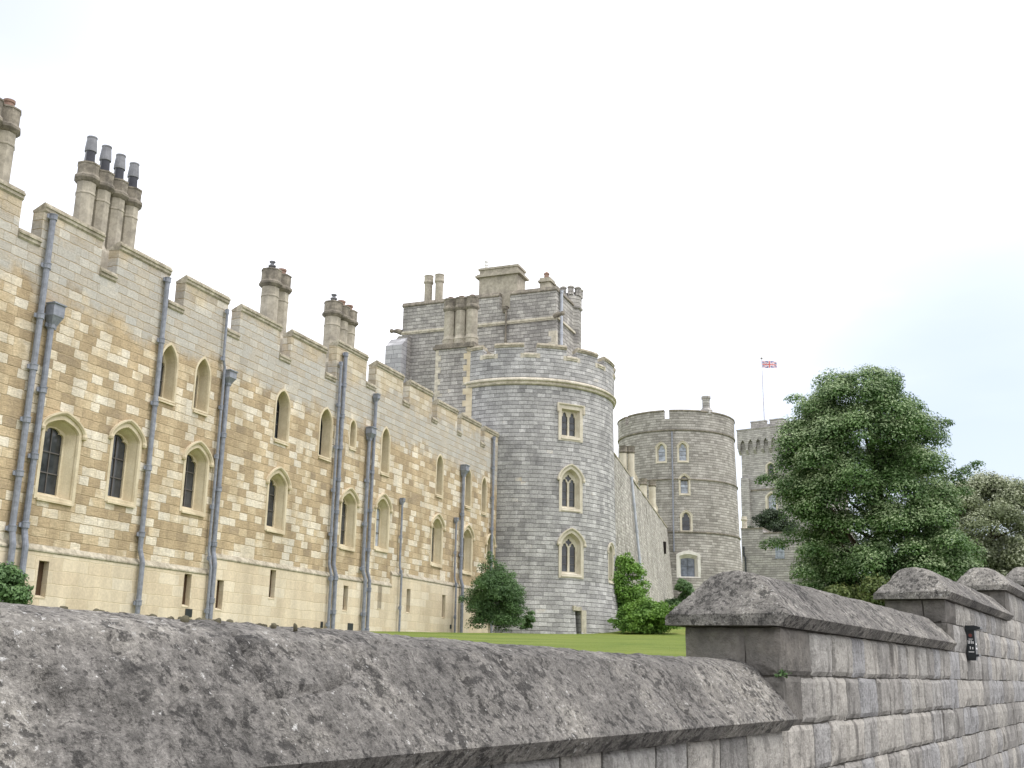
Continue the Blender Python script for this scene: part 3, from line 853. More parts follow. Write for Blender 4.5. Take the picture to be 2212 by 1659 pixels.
for c in CREN:
    rot_cut(ck, [(-0.36, zz(17.68)), (0.36, zz(17.68)), (0.36, zz(19)), (-0.36, zz(19))], R1, c, -0.5, 1.2)
WT = [(28.7, (1.62, 12.86, 14.95, 14.95), 'square', 5.48), (28.8, (1.55, 8.74, 10.62, 11.42), 'arch', 5.51), (28.9, (1.62, 5.06, 6.95, 7.76), 'arch', 5.57), (66.6, (0.95, 5.05, 6.8, 7.32), 'small', 5.57)]
for phi, o_, k, r in WT:
    rot_cut(ck, contour(o_[0] - 0.02, o_[1] + 0.01, o_[2], o_[3] - 0.01), r, phi, -0.5, 0.5)
rot_cut(ck, [(-0.17, zz(2.0) + ZO), (0.17, zz(2.0) + ZO), (0.17, 3.28), (-0.17, 3.28)], 5.9, 31.6, -0.6, 0.75)
ck.v = [(x, y, z - 0.0) for x, y, z in ck.v]
# window loops above were given in world height: shift them to the tower's base
nv = 8 * len(CREN)
ck.v = ck.v[:nv] + [(x, y, z - ZO) for x, y, z in ck.v[nv:]]
cut(drum, ck)
for phi, o_, k, r in WT:
    p, a = dpos(r, phi)
    loc = (p[0], p[1], -ZO)
    w, z0, zs, za = o_
    if k == 'square':
        window(t1, loc, a, o_, (w - 0.38, z0 + 0.25, zs - 0.22, zs - 0.22), (w - 0.6, z0 + 0.33, zs - 0.3, zs - 0.3), 0.3, M['tower_cream'], M['glass'],
               [cusped(0.2, z0 + 0.38, zs - 0.72, zs - 0.36, 0.26), cusped(0.2, z0 + 0.38, zs - 0.72, zs - 0.36, -0.26)], bars=(z0 + 0.75, z0 + 1.15), hood=(0.0, 0.10, 0.10))
    elif k == 'arch':
        circ = [(0.17 * cos(t) * (1 + 0.25 * cos(4 * t)), za - 0.68 + 0.17 * sin(t) * (1 + 0.25 * cos(4 * t))) for t in np.linspace(0, 2 * pi, 25)[:-1]]
        window(t1, loc, a, o_, (w - 0.36, z0 + 0.22, zs, za - 0.18), (w - 0.58, z0 + 0.34, zs, za - 0.30), 0.32, M['tower_cream'], M['glass'],
               [cusped(0.19, z0 + 0.38, zs - 0.2, zs + 0.06, 0.255), cusped(0.19, z0 + 0.38, zs - 0.2, zs + 0.06, -0.255), circ], bars=(z0 + 0.8, z0 + 1.25), hood=(0.0, 0.12, 0.11))
    else:
        window(t1, loc, a, o_, (w - 0.2, z0 + 0.12, zs, za - 0.12), (w - 0.4, z0 + 0.2, zs, za - 0.2), 0.4, M['tower_cream'], M['glass'], None, hood=(0.0, 0.08, 0.08))
# slit door at the foot
p, a = dpos(5.9, 31.6)
mb = MB()
mb.box(-0.18, 0.18, 0.5, 0.55, 2.0, 3.3)
sd = mb.build('slit_door', M['dark'], t1, loc=(p[0], p[1], -ZO), rz=a)
mb = MB()
mb.box(0.175, 0.5, -0.06, 0.2, 2.0, 3.32)
mb.box(-0.32, -0.175, -0.03, 0.2, 3.3, 3.55)
mb.box(-0.175, 0.2, -0.05, 0.2, 3.285, 3.5)
mb.build('door_jamb', M['tower_trim'], sd)
# rings and copings
mb = MB()
mb.arc([(5.44, zz(16.0)), (5.57, zz(16.05)), (5.60, zz(16.12)), (5.55, zz(16.16)), (5.56, zz(16.2)), (5.67, zz(16.26)), (5.67, zz(16.33)), (5.52, zz(16.46)), (5.4, zz(16.46))], -180, 180, 128)
mb.build('string_course', M['tower_trim'], t1, smooth=False)
for c0, c1 in zip(CREN, CREN[1:] + [CREN[0] + 360]):
    mb = MB()
    a0, a1 = c0 + 3.85 + FZ, c1 - 3.85 + FZ
    mb.arc([(5.50, zz(18.235)), (5.59, zz(18.275)), (5.59, zz(18.34)), (5.63, zz(18.36)), (5.63, zz(18.43)), (5.56, zz(18.47)), (5.54, zz(18.53)), (5.0, zz(18.42)), (5.0, zz(18.25))], a0, a1, 14)
    mb.build('coping', M['coping'], t1)
for c in CREN:
    mb = MB()
    mb.arc([(5.50, zz(17.62)), (5.58, zz(17.67)), (5.58, zz(17.75)), (5.62, zz(17.77)), (5.62, zz(17.86)), (5.53, zz(17.92)), (5.05, zz(17.84)), (5.05, zz(17.66))], c - 3.7 + FZ, c + 3.7 + FZ, 5)
    for sgn in (-1, 1):
        a0 = c + FZ + sgn * 3.75
        mb.arc([(5.515, zz(17.62)), (5.54, zz(17.62)), (5.54, zz(17.9)), (5.515, zz(17.9))], min(a0, a0 + sgn * 2.2), max(a0, a0 + sgn * 2.2), 2)
    mb.build('crenel_sill', M['tower_trim'], t1)

# ---------------------------------------------------------------- square block behind the round tower
BO = (66.0, 27.5, 2.2)
blk = thing('square_tower', 'square grey stone tower block with clustered chimneys rising behind the nearest round tower', 'tower', fac_world(*BO), RZF)
BX = 62.6
YL, YR = 33.0, 22.12      # Y grows to the left
mb = MB(BO)
BE = 67.0
mb.box(BX, BE, YR, 25.28, 1.8, 23.55)
mb.box(BX, BE, 26.02, YL, 1.8, 23.55)
mb.box(BX, BE, 25.28, 26.02, 1.8, 22.6)
mb.build('wall', M['block'], blk, fix=False)
def cope_block(y0, y1, z):
    k = MB(BO)
    k.prism([(BX - 0.003, z - 0.30), (BX - 0.08, z - 0.27), (BX - 0.08, z - 0.2), (BX + 0.02, z), (BX + 0.6, z), (BX + 0.6, z - 0.3)], -y1, -y0, 'y')
    k.v = [(p[0] + 0, -(p[1] + BO[1]) - BO[1], p[2]) for p in k.v]
    return k.build('coping', M['chimney_dark'], blk)
cope_block(YR - 0.06, 25.27, 23.80)
cope_block(26.03, YL + 0.06, 23.80)
mb = MB(BO)
mb.prism([(YR - 0.003, 23.5), (YR - 0.08, 23.53), (YR - 0.08, 23.6), (YR + 0.02, 23.78), (YR + 0.5, 23.78), (YR + 0.5, 23.5)], BX + 0.62, BE, 'x')
mb.build('coping', M['chimney_dark'], blk)
mb = MB(BO)
mb.box(BX - 0.07, BX + 0.02, YR - 0.07, YL + 0.05, 21.55, 21.63)
mb.box(BX - 0.12, BX + 0.02, YR - 0.12, YL + 0.1, 21.63, 21.76)
mb.box(BX + 0.02, BE, YR - 0.12, YR + 0.02, 21.63, 21.76)
mb.build('string_course', M['tower_trim'], blk)
mb = MB(BO)
for k in range(26):
    z = 14.0 + k * 0.36
    if z > 23.2:
        break
    L = 0.3 if k % 2 else 0.5
    if z > 20.6:
        break
    mb.box(BX - 0.012, BX + 0.3, YR - 0.012, YR + L, z, z + 0.35)
mb.build('quoins', M['tower_trim'], blk)
mb = MB(BO)
for (yy, sgn) in ((YL + 0.25, 1), (YR - 0.1, -1)):
    mb.tube([(BX, yy - 0.2 * sgn, 21.75), (BX - 0.1, yy + 0.1 * sgn, 21.85), (BX - 0.25, yy + 0.4 * sgn, 21.8)], [0.2, 0.17, 0.08], 8)
    mb.lathe([(0.05, 21.68), (0.15, 21.78), (0.14, 21.92), (0.04, 21.98)], 8, (BX - 0.25, yy + 0.42 * sgn))
mb.build('gargoyle', M['chimney_dark'], blk)
# left buttress with a lead-covered slope
mb = MB(BO)
mb.prism([(33.85, 14.0), (33.85, 20.25), (33.3, 21.0), (33.0, 21.35), (32.3, 21.35), (32.3, 14.0)], BX - 0.5, BX + 1.5, 'x')
mb.build('buttress', M['block'], blk)
mb = MB(BO)
mb.prism([(BX - 1.2, 14.0), (BX - 1.2, 20.5), (BX - 0.5, 21.15), (BX - 0.5, 14.0)], 0, 1, 'y')
mb.v = [(x, (32.35 + (y + BO[1]) * 1.2) - BO[1], z) for x, y, z in mb.v]
mb.build('buttress', M['pale_block'], blk, fix=True)
# chimney pier with three shafts, at the end of the lodgings
PX = 57.25
mb = MB(BO)
mb.box(PX, BX + 0.1, 25.42, 27.85, 1.8, 18.55)
pier = mb.build('chimney', M['block'], blk)
mb = MB(BO)
mb.box(PX - 0.12, BX + 0.1, 25.28, 27.99, 18.55, 18.70)
mb.box(PX - 0.05, BX + 0.1, 25.36, 27.9, 18.70, 18.86)
mb.build('cornice', M['chimney_dark'], pier)
mb = MB(BO)
for k in range(24):
    z = 9.9 + k * 0.36
    L = 0.38 if k % 2 else 0.6
    mb.box(PX - 0.012, PX + 0.3, 25.408, 25.41 + L, z, min(z + 0.35, 18.54))
mb.build('quoins', M['cream'], pier)
mb = MB(BO)
for k in range(24):
    z = 9.9 + k * 0.36
    L = 0.2 if k % 2 else 0.36
    mb.box(PX - 0.012, PX + 0.3, 27.86 - L, 27.862, z, min(z + 0.35, 18.54))
mb.build('quoins', M['tower_trim'], pier)
for yy in (25.78, 26.50, 27.22):
    mb = MB(BO)
    r = 0.35
    mb.lathe([(r * 1.2, 18.85), (r * 1.2, 19.15), (r * 1.28, 19.2), (r * 1.05, 19.4), (r, 19.45), (r, 21.0)], 8, (PX + 0.5, yy), pi / 8)
    mb.build('shaft', M['chimney'], pier)
    mb = MB(BO)
    mb.lathe([(r * 0.98, 21.0), (r * 1.1, 21.05), (r * 1.28, 21.15), (r * 1.28, 21.25), (r * 1.1, 21.35), (r * 1.12, 21.72), (r * 1.2, 21.75), (r * 1.2, 21.83), (r * 0.6, 21.83), (r * 0.6, 21.7)], 8, (PX + 0.5, yy), pi / 8)
    mb.build('chimney_cap', M['chimney_dark'], pier)
    mb = MB(BO)
    mb.lathe([(0.16, 21.7), (0.15, 21.92), (0.17, 21.93), (0.17, 21.97), (0.1, 21.97)], 10, (PX + 0.5, yy))
    mb.build('chimney_pot', M['terracotta'], pier)
# small recessed opening beside the pier
mb = MB(BO)
mb.box(BX - 0.02, BX + 0.05, 29.35, 29.85, 19.0, 20.1)
mb.build('window', M['dark'], blk)
# big oblong chimney stack on the roof, with pots
mb = MB(BO)
mb.box(BX + 0.4, BX + 1.8, 24.95, 27.68, 22.4, 25.1)
mb.box(BX + 0.22, BX + 1.98, 24.74, 27.9, 25.1, 25.24)
mb.box(BX + 0.3, BX + 1.9, 24.85, 27.8, 25.24, 25.32)
mb.box(BX + 0.4, BX + 1.8, 24.98, 27.66, 25.32, 25.62)
mb.box(BX + 0.33, BX + 1.87, 24.9, 27.74, 25.62, 25.76)
big = mb.build('chimney', M['chimney'], blk)
for yy in (25.3, 25.8, 26.3, 26.85):
    mb = MB(BO)
    mb.lathe([(0.15, 25.74), (0.13, 25.9), (0.15, 25.92), (0.15, 25.98), (0.09, 25.98), (0.09, 25.8)], 10, (BX + 1.1, yy))
    mb.build('chimney_pot', M['terracotta'], big)
mb = MB(BO)
mb.lathe([(0.1, 25.7), (0.1, 26.15), (0.14, 26.17), (0.14, 26.23), (0.09, 26.25), (0.09, 26.4), (0.14, 26.42), (0.12, 26.5), (0.02, 26.55)], 10, (BX + 1.0, 27.45))
mb.build('chimney_pot', M['white'], big)
# two plain octagonal shafts on the left, one small stack on the right
for yy in (30.68, 31.48):
    mb = MB(BO)
    mb.lathe([(0.27, 23.0), (0.27, 25.15), (0.30, 25.18), (0.34, 25.25), (0.34, 25.33), (0.31, 25.38), (0.31, 25.68), (0.33, 25.7), (0.33, 25.76), (0.2, 25.8)], 10, (BX + 0.6, yy))
    mb.build('chimney', M['chimney'], blk)
mb = MB(BO)
mb.box(BX + 0.4, BX + 1.3, 22.7, 23.4, 22.9, 24.3)
mb.box(BX + 0.28, BX + 1.42, 22.6, 23.5, 24.3, 24.42)
mb.box(BX + 0.36, BX + 1.34, 22.68, 23.42, 24.42, 24.6)
small = mb.build('chimney', M['chimney'], blk)
mb = MB(BO)
mb.lathe([(0.19, 24.58), (0.16, 24.95), (0.2, 24.97), (0.2, 25.03), (0.11, 25.1), (0.02, 25.18)], 10, (BX + 0.85, 23.1))
mb.build('chimney_pot', M['terracotta'], small)
# octagonal corner turret
TX, TY = 66.6, 22.55
mb = MB(BO)
mb.lathe([(0.76, 14.0), (0.76, 23.4), (0.85, 23.45), (0.87, 23.55), (0.79, 23.65), (0.79, 24.3), (0.6, 24.3), (0.6, 24.0), (0.02, 24.0)], 8, (TX, TY), pi / 8)
tur = mb.build('turret', M['block'], blk)
for k in range(8):
    a = pi / 8 + k * pi / 4 + pi / 8
    mb = MB(BO)
    rr = 0.68
    cx_, cy_ = TX + rr * sin(a + pi / 8), TY - rr * cos(a + pi / 8)
    mb.lathe([(0.2, 24.31), (0.2, 24.8), (0.25, 24.83), (0.25, 24.89), (0.08, 25.0)], 6, (cx_, cy_), a)
    mb.build('merlon', M['block'], tur)
# downpipes on the block
pipe(blk, BO, [(BX - 0.12, 25.5, 22.5), (BX - 0.12, 25.5, 17.6)], 0.06, M['chimney_dark'], 2.0, False, hopper=(BX - 0.05, 25.62, 22.35, 22.75, 0.4))
pipe(blk, BO, [(BX + 0.55, YR - 0.16, 23.6), (BX + 0.55, YR - 0.16, 17.6)], 0.1, M['lead_light'], 1.4, False)

# ---------------------------------------------------------------- curtain wall
CR = radians(76.807)
CO = (6.6, 67.5)
def cur_world(x, y, z=0.0):
    return (CO[0] + x * cos(CR) - y * sin(CR), CO[1] + x * sin(CR) + y * cos(CR), z)
cw = thing('curtain_wall', 'long pale rubble curtain wall running from the nearest round tower to the farther one', 'wall', cur_world(17, 0, 3.5), CR)
WO = (17.0, 0.0, 3.5)
vs, fs = [], []
NX, NZ = 60, 14
for i in range(NX + 1):
    for j in range(NZ + 1):
        x = -1.3 + 37.3 * i / NX
        z = 1.5 + 11.5 * j / NZ
        kb = min(max((x + 1.0) / 8.0, 0.0), 1.0)
        b = -0.085 * kb * kb * (3 - 2 * kb) * (13 - z) - 0.05 * MN.noise(Vector((x * 0.5, z * 0.5, 3)))
        vs.append((x, b, z))
for i in range(NX):
    for j in range(NZ):
        a = i * (NZ + 1) + j
        fs.append((a, a + NZ + 1, a + NZ + 2, a + 1))
mb = MB(WO)
mb.add(vs, fs)
mb.add([(-1.3, 0, 13), (36, 0, 13), (36, 1.2, 12.9), (-1.3, 1.2, 12.9), (-1.3, 1.2, 1.5), (36, 1.2, 1.5)], [(0, 1, 2, 3), (3, 2, 5, 4)])
mb.build('wall', M['rubble'], cw, fix=False)
mb = MB(WO)
for k in range(37):
    x = -1.3 + k
    mb.box(x + 0.01, x + 0.99, -0.05, 0.9, 12.95, 13.05 + 0.05 * random.random())
mb.build('coping', M['coping'], cw)
pipe(cw, WO, [(6.3, -0.16, 12.8), (6.3, -0.62, 7.6), (6.3, -0.95, 3.5)], 0.09, M['lead_light'], 1.8, False)
for xx, zt in ((16.0, 12.6), (20.5, 11.8), (25.5, 11.4)):
    mb = MB(WO)
    mb.prism([(0.0, zt), (-0.12, zt - 0.25), (-0.2, zt - 2), (-0.95, 2.0), (0.0, 2.0)], xx, xx + 0.5, 'x')
    mb.build('pilaster', M['rubble'], cw)
mb = MB(WO)
mb.box(28.2, 28.7, -0.42, -0.1, 10.0, 11.0)
mb.build('slit_window', M['dark'], cw)

# pairs of chimney shafts behind the curtain wall
def pair(label, x0, y0, x1, y1, ztop, zb, r):
    t = thing('chimney_pair', label, 'chimney', ((x0 + x1) / 2, (y0 + y1) / 2, 5.0), 0, 'chimney pairs behind the curtain wall')
    cx_, cy_ = (x0 + x1) / 2, (y0 + y1) / 2
    mb = MB((cx_, cy_, 5.0))
    mb.box(cx_ - 0.8, cx_ + 0.7, cy_ - 0.4, cy_ + 0.6, 4.5, zb)
    mb.prism([(cx_ - 0.8, zb), (cx_ + 0.9, zb), (cx_ + 0.9, zb + 0.3), (cx_ + 0.5, zb + 1.2), (cx_ + 0.4, zb + 1.2), (cx_ + 0.3, zb + 0.3), (cx_ - 0.8, zb + 0.3)], cy_ + 0.3, cy_ + 0.9, 'y')
    mb.build('base', M['tower_trim'], t)
    for x, y in ((x0, y0), (x1, y1)):
        mb = MB((cx_, cy_, 5.0))
        mb.lathe([(r * 1.35, zb - 0.2), (r * 1.35, zb + 0.15), (r * 1.05, zb + 0.3), (r, zb + 0.35), (r, ztop - 0.6)], 12, (x, y))
        mb.build('shaft', M['tower_cream'], t)
        mb = MB((cx_, cy_, 5.0))
        mb.lathe([(r, ztop - 0.6), (r * 1.25, ztop - 0.5), (r * 1.25, ztop - 0.42), (r * 1.08, ztop - 0.36), (r * 1.1, ztop - 0.05), (r * 1.2, ztop - 0.03), (r * 1.2, ztop), (r * 0.5, ztop)], 12, (x, y))
        mb.build('chimney_cap', M['chimney_dark'], t)
    return t
pair('higher pair of cream chimney shafts above the curtain wall, beside the nearest round tower', 8.93, 85.9, 9.55, 86.0, 17.45, 14.6, 0.27)
pair('lower pair of cream chimney shafts above the curtain wall, against the farther round tower', 11.55, 94.6, 12.4, 95.2, 16.35, 13.6, 0.30)

# ---------------------------------------------------------------- second round tower
T2 = (108 * sin(radians(8.69)), 108 * cos(radians(8.69)), 6.0)
t2 = thing('round_tower', 'farther round grey-brown tower with small arched windows at the end of the curtain wall', 'tower', T2)
F2 = -8.69
z2 = lambda z: z - 6.0
mb = MB()
mb.lathe([(6.35, z2(3.0)), (6.3, z2(7.0)), (5.98, z2(10.5)), (5.88, z2(12.6)), (5.78, z2(17.4)), (5.66, z2(22.1)), (5.70, z2(22.3)), (5.70, z2(24.0)), (5.2, z2(24.0)), (5.2, z2(22.9)), (0.02, z2(23.2))], 112)
drum2 = mb.build('drum', M['tower_far'], t2)
ck = MB()
CR2 = [-147, -101, -55, -8.4, 84, 130, 176]
for c in CR2:
    rot_cut(ck, [(-0.24, z2(23.3)), (0.24, z2(23.3)), (0.24, z2(25)), (-0.24, z2(25))], 5.7, c, -0.5, 1.2, F2)
W2 = [(-14.1, (1.08, 19.05, 20.5, 21.05), 5.72), (6.3, (1.08, 19.08, 20.55, 21.1), 5.72), (7.0, (1.08, 15.98, 17.45, 18.0), 5.8), (7.8, (1.14, 12.52, 14.0, 14.58), 5.88), (8.7, (2.2, 8.44, 10.5, 10.9), 6.02)]
for i, (phi, o_, r) in enumerate(W2):
    rot_cut(ck, [(x, z2(z)) for x, z in contour(o_[0] - 0.02, o_[1] + 0.01, o_[2], o_[3] - 0.01, flat=False)], r, phi, -0.5, 0.6, F2)
cut(drum2, ck)
for i, (phi, o_, r) in enumerate(W2):
    p, a = dpos(r, phi, F2)
    w, z0, zs, za = o_
    loc = (p[0], p[1], -6.0)
    if i < 4:
        window(t2, loc, a, o_, (w - 0.28, z0 + 0.18, zs - 0.1, za - 0.14), (w - 0.38, z0 + 0.22, zs - 0.1, za - 0.19), 0.24, M['tower_cream'], M['glass'] if i == 3 else M['glass_pale'],
               [cusped((w - 0.38) / 2 - 0.025, z0 + 0.24, zs - 0.2, za - 0.22)], bars=(z0 + 0.75, z0 + 1.1), hood=(0.0, 0.06, 0.06), stops=False)
    else:
        window(t2, loc, a, o_, (w - 0.5, z0 + 0.1, zs - 0.15, za - 0.3), (w - 0.95, z0 + 0.16, zs - 0.35, za - 0.62), 0.5, M['white_trim'], M['glass_mid'], None,
               bars=(z0 + 1.05,), vbars=(0.0,), barmat=M['black'])
mb = MB()
for zc in (22.2, 17.5, 12.6):
    rr = {22.2: 5.66, 17.5: 5.78, 12.6: 5.88}[zc]
    mb.arc([(rr - 0.1, z2(zc - 0.1)), (rr + 0.08, z2(zc - 0.06)), (rr + 0.1, z2(zc + 0.04)), (rr - 0.1, z2(zc + 0.12))], -180, 180, 112)
mb.build('string_course', M['chimney_dark'], t2)
for c0, c1 in zip(CR2, CR2[1:] + [CR2[0] + 360]):
    mb = MB()
    mb.arc([(5.68, z2(23.98)), (5.78, z2(24.02)), (5.78, z2(24.1)), (5.66, z2(24.18)), (5.2, z2(24.15)), (5.2, z2(23.99))], c0 + 2.45 + F2, c1 - 2.45 + F2, 16)
    mb.build('coping', M['chimney_dark'], t2)
p, a = dpos(5.2, 34.0, F2)
mb = MB()
mb.lathe([(0.62, z2(23.9)), (0.62, z2(24.3)), (0.42, z2(24.55)), (0.38, z2(24.6)), (0.38, z2(25.4)), (0.46, z2(25.46)), (0.46, z2(25.7)), (0.25, z2(25.72))], 8, (p[0], p[1]), 0.3)
mb.build('chimney', M['far_block'], t2)
p, a = dpos(5.8, -3.6, F2)
mb = MB()
mb.tube([(p[0] * 1.0, p[1] * 1.0, z2(22.0)), (p[0] * 1.02, p[1] * 1.02, z2(17.0)), (p[0] * 1.045, p[1] * 1.045, z2(10.8))], 0.07, 8)
mb.build('downpipe', M['lead'], t2)

# ---------------------------------------------------------------- third tower with the flag
A3 = radians(12.94)
R3 = radians(-35.4)
T3 = (150 * sin(A3), 150 * cos(A3), 10.0)
t3 = thing('flag_tower', 'distant square grey tower with a row of pointed corbel arches, half behind the big tree', 'tower', T3, R3)
z3 = lambda z: z - 10.0
XR = 8.4
mb = MB()
mb.box(-2.62, XR, 0.7, 10, 0, z3(30.9))
W3 = [(wx, o_) for wx in (1.43, 5.2) for o_ in ((1.7, 21.05, 23.0, 23.8), (1.3, 25.8, 27.2, 27.8))]
rect3 = [(-2.62, 0), (XR, 0), (XR, z3(30.9)), (-2.62, z3(30.9))]
mb.sheet([rect3] + [[(x, z3(z)) for x, z in contour(o_[0] - 0.02, o_[1] + 0.01, o_[2], o_[3] - 0.01, cx=wx)] for wx, o_ in W3], 0.0)
mb.loft(rect3, rect3, 0.0, 0.7)
# projecting parapet carried on arches
arches = []
k = -2.2
while k < XR - 0.2:
    arches.append(contour(0.66, z3(29.6), z3(30.35), z3(31.0), cx=k + 0.02))
    k += 1.11
outl = [(-2.98, z3(29.9)), (XR + 0.4, z3(29.9)), (XR + 0.4, z3(32.1)), (-2.98, z3(32.1))]
def arch_band():
    b = MB()
    pts = [(-2.98, z3(32.1)), (-2.98, z3(29.9))]
    for a in arches:
        lo = a[0][0]
        hi = a[1][0]
        arc_ = list(reversed(a[2:]))
        pts += [(lo, z3(29.9))] + arc_ + [(hi, z3(29.9))]
    pts += [(XR + 0.4, z3(29.9)), (XR + 0.4, z3(32.1))]
    b.sheet([pts], -0.45, 0.02)
    return b
mb.build('wall', M['far_block'], t3, fix=False)
arch_band().build('machicolation', M['far_block'], t3, fix=False)
mb = MB()
k = -2.2 - 0.555
while k < XR:
    mb.prism([(0.02, z3(29.0)), (-0.2, z3(29.3)), (-0.42, z3(29.6)), (-0.42, z3(29.93)), (0.02, z3(29.93))], k - 0.13, k + 0.17, 'x')
    k += 1.11
mb.build('corbel', M['far_block'], t3)
mb = MB()
mb.box(-2.98, XR + 0.4, -0.45, 0.25, z3(32.1), z3(32.4))
mb.box(-3.05, XR + 0.5, -0.52, 0.3, z3(32.4), z3(32.52))
mb.box(-2.98, -2.5, -0.2, 10, z3(30.2), z3(32.45))
# octagonal turret parapet behind with a crenel
for a, b in ((-1.35, 0.85), (1.4, 3.25)):
    mb.box(a, b, 0.6, 1.1, z3(32.0), z3(33.6))
    mb.box(a - 0.05, b + 0.05, 0.54, 1.16, z3(33.55), z3(33.72))
mb.box(0.8, 1.45, 0.6, 1.1, z3(32.0), z3(33.12))
mb.box(-1.35, -0.9, 1.1, 4.5, z3(32.0), z3(33.6))
mb.box(2.8, 3.25, 1.1, 4.5, z3(32.0), z3(33.6))
mb.box(3.7, XR + 0.4, -0.45, 0.25, z3(32.45), z3(32.9))
mb.build('parapet', M['far_block'], t3)
mb = MB()
mb.box(-2.66, XR + 0.04, -0.1, 0.3, z3(24.0), z3(24.2))
mb.build('string_course', M['chimney_dark'], t3)
mb = MB()
mb.box(-2.62, -1.42, -0.55, 0.1, z3(10), z3(25.2))
mb.prism([(-2.62, z3(25.2)), (-1.42, z3(25.2)), (-1.42, z3(25.7)), (-2.62, z3(25.85))], -0.5, 0.1, 'y')
mb.build('buttress', M['far_block'], t3)
for wx in (1.43, 5.2):
    window(t3, (wx, 0, -10.0), 0, (1.7, 21.05, 23.0, 23.8), (1.25, 21.25, 23.0, 23.55), (1.05, 21.3, 22.95, 23.4), 0.3, M['tower_cream'], M['glass_pale'], None,
           bars=(21.85, 22.5), vbars=(-0.18, 0.18), barmat=M['bar_white'], proud=0.03)
    window(t3, (wx, 0, -10.0), 0, (1.3, 25.8, 27.2, 27.8), (0.95, 25.95, 27.2, 27.6), (0.8, 26.0, 27.2, 27.5), 0.3, M['tower_cream'], M['glass'], None, bars=(26.7,), proud=0.03)
for zc, h_ in ((21.5, 1.9), (24.6, 2.0), (27.5, 1.6)):
    mb = MB()
    mb.box(-2.68, -2.6, 1.2, 2.0, z3(zc), z3(zc + h_))
    mb.build('window', M['dark'], t3)
# flagpole and flag
FP = (-0.32, 3.0)
def t3w(x, y, z):
    return (T3[0] + x * cos(R3) - y * sin(R3), T3[1] + x * sin(R3) + y * cos(R3), z)
q = t3w(FP[0], FP[1], 31.0)
pole = thing('flagpole', 'tall thin white flagpole on the distant square tower', 'flagpole', q)
mb = MB()
mb.tube([(0, 0, 0), (-0.03, 0, 6), (-0.06, 0, 12.1)], [0.075, 0.06, 0.045], 10)
mb.build('pole', M['pole'], pole)
mb = MB()
mb.lathe([(0.02, 12.08), (0.14, 12.12), (0.17, 12.2), (0.12, 12.3), (0.02, 12.34)], 10, (-0.06, 0))
mb.build('finial', M['chimney_dark'], pole)
def flagmesh():
    nx, nz = 60, 32
    Wd, Hd = 1.95, 1.02
    vs, fs, mi = [], [], []
    for i in range(nx + 1):
        for j in range(nz + 1):
            u, v = i / nx, j / nz
            x = u * Wd
            y = 0.10 * sin(u * 8.0 + v * 1.2) * u
            z = v * Hd - 0.30 * u - 0.09 * u * sin(u * 5 + 1) - (0.0 if v > 0.5 else -0.06 * u)
            vs.append((x, y, z))
    for i in range(nx):
        for j in range(nz):
            a = i * (nz + 1) + j
            fs.append((a, a + nz + 1, a + nz + 2, a + 1))
            X, Z = ((i + 0.5) / nx - 0.5) * 2.0, ((j + 0.5) / nz - 0.5)
            dx, dz = abs(X), abs(Z)
            c = 0
            d1 = abs(Z - X / 2) * 0.894
            d2_ = abs(Z + X / 2) * 0.894
            if min(d1, d2_) < 0.10:
                c = 1
            if min(d1, d2_) < 0.033:
                c = 2
            if dx < 0.167 or dz < 0.167:
                c = 1
            if dx < 0.10 or dz < 0.10:
                c = 2
            mi.append(c)
    me = bpy.data.meshes.new('flag')
    me.from_pydata(vs, [], fs)
    for m_ in (plain('flag_blue', lin(112, 112, 150), 0.8), plain('flag_white', lin(222, 218, 224), 0.8), plain('flag_red', lin(206, 112, 108), 0.8)):
        me.materials.append(m_)
    me.polygons.foreach_set('material_index', mi)
    ob = bpy.data.objects.new('flag', me)
    COL.objects.link(ob)
    return ob
fl = flagmesh()
fl.location = (q[0] + 0.02, q[1], q[2] + 10.85)
fl.rotation_euler[2] = radians(-14)
tag(fl, 'red, white and blue crossed flag flying from the white pole', 'flag')

# ---------------------------------------------------------------- low building between the far towers
AL, RL = radians(13.0), radians(-25)
LB = (122 * sin(AL), 122 * cos(AL), 8.0)
lb = thing('low_building', 'low plain grey stone building between the farther round tower and the big tree', 'building', LB, RL)
mb = MB()
mb.box(-2.45, 9.0, 0.0, 5.0, -1.5, 6.85)
mb.box(-2.45, -0.1, 0.02, 5.0, 6.85, 7.4)
mb.build('wall', M['far_block'], lb, fix=False)
mb = MB()
mb.box(-2.5, -0.05, -0.06, 5.0, 7.4, 7.5)
mb.box(-0.05, 9.05, -0.06, 5.0, 6.85, 6.95)
mb.build('coping', M['chimney_dark'], lb)
mb = MB()
mb.box(1.17, 2.11, -0.03, 0.05, 4.2, 5.36)
w_ = mb.build('window', M['glass_pale'], lb)
mb = MB()
mb.box(1.08, 2.2, -0.06, -0.005, 5.36, 5.46)
mb.box(1.08, 2.2, -0.06, -0.005, 4.1, 4.2)
mb.box(1.62, 1.66, -0.05, -0.035, 4.2, 5.36)
mb.box(1.17, 2.11, -0.05, -0.036, 4.8, 4.84)
mb.build('window_frame', M['lead'], w_)
mb = MB()
mb.tube([(-2.2, -0.15, 5.5), (-2.2, -0.15, 4.6), (-2.05, -0.15, 4.3), (-2.05, -0.15, -1)], 0.1, 8)
mb.build('downpipe', M['black'], lb)
mb = MB()
mb.lathe([(0.34, 5.0), (0.34, 7.6), (0.3, 7.7), (0.28, 8.4), (0.38, 8.5), (0.38, 8.6), (0.3, 8.66), (0.3, 8.9)], 10, (-2.3, 1.0))
mb.build('chimney', M['tower_trim'], lb)

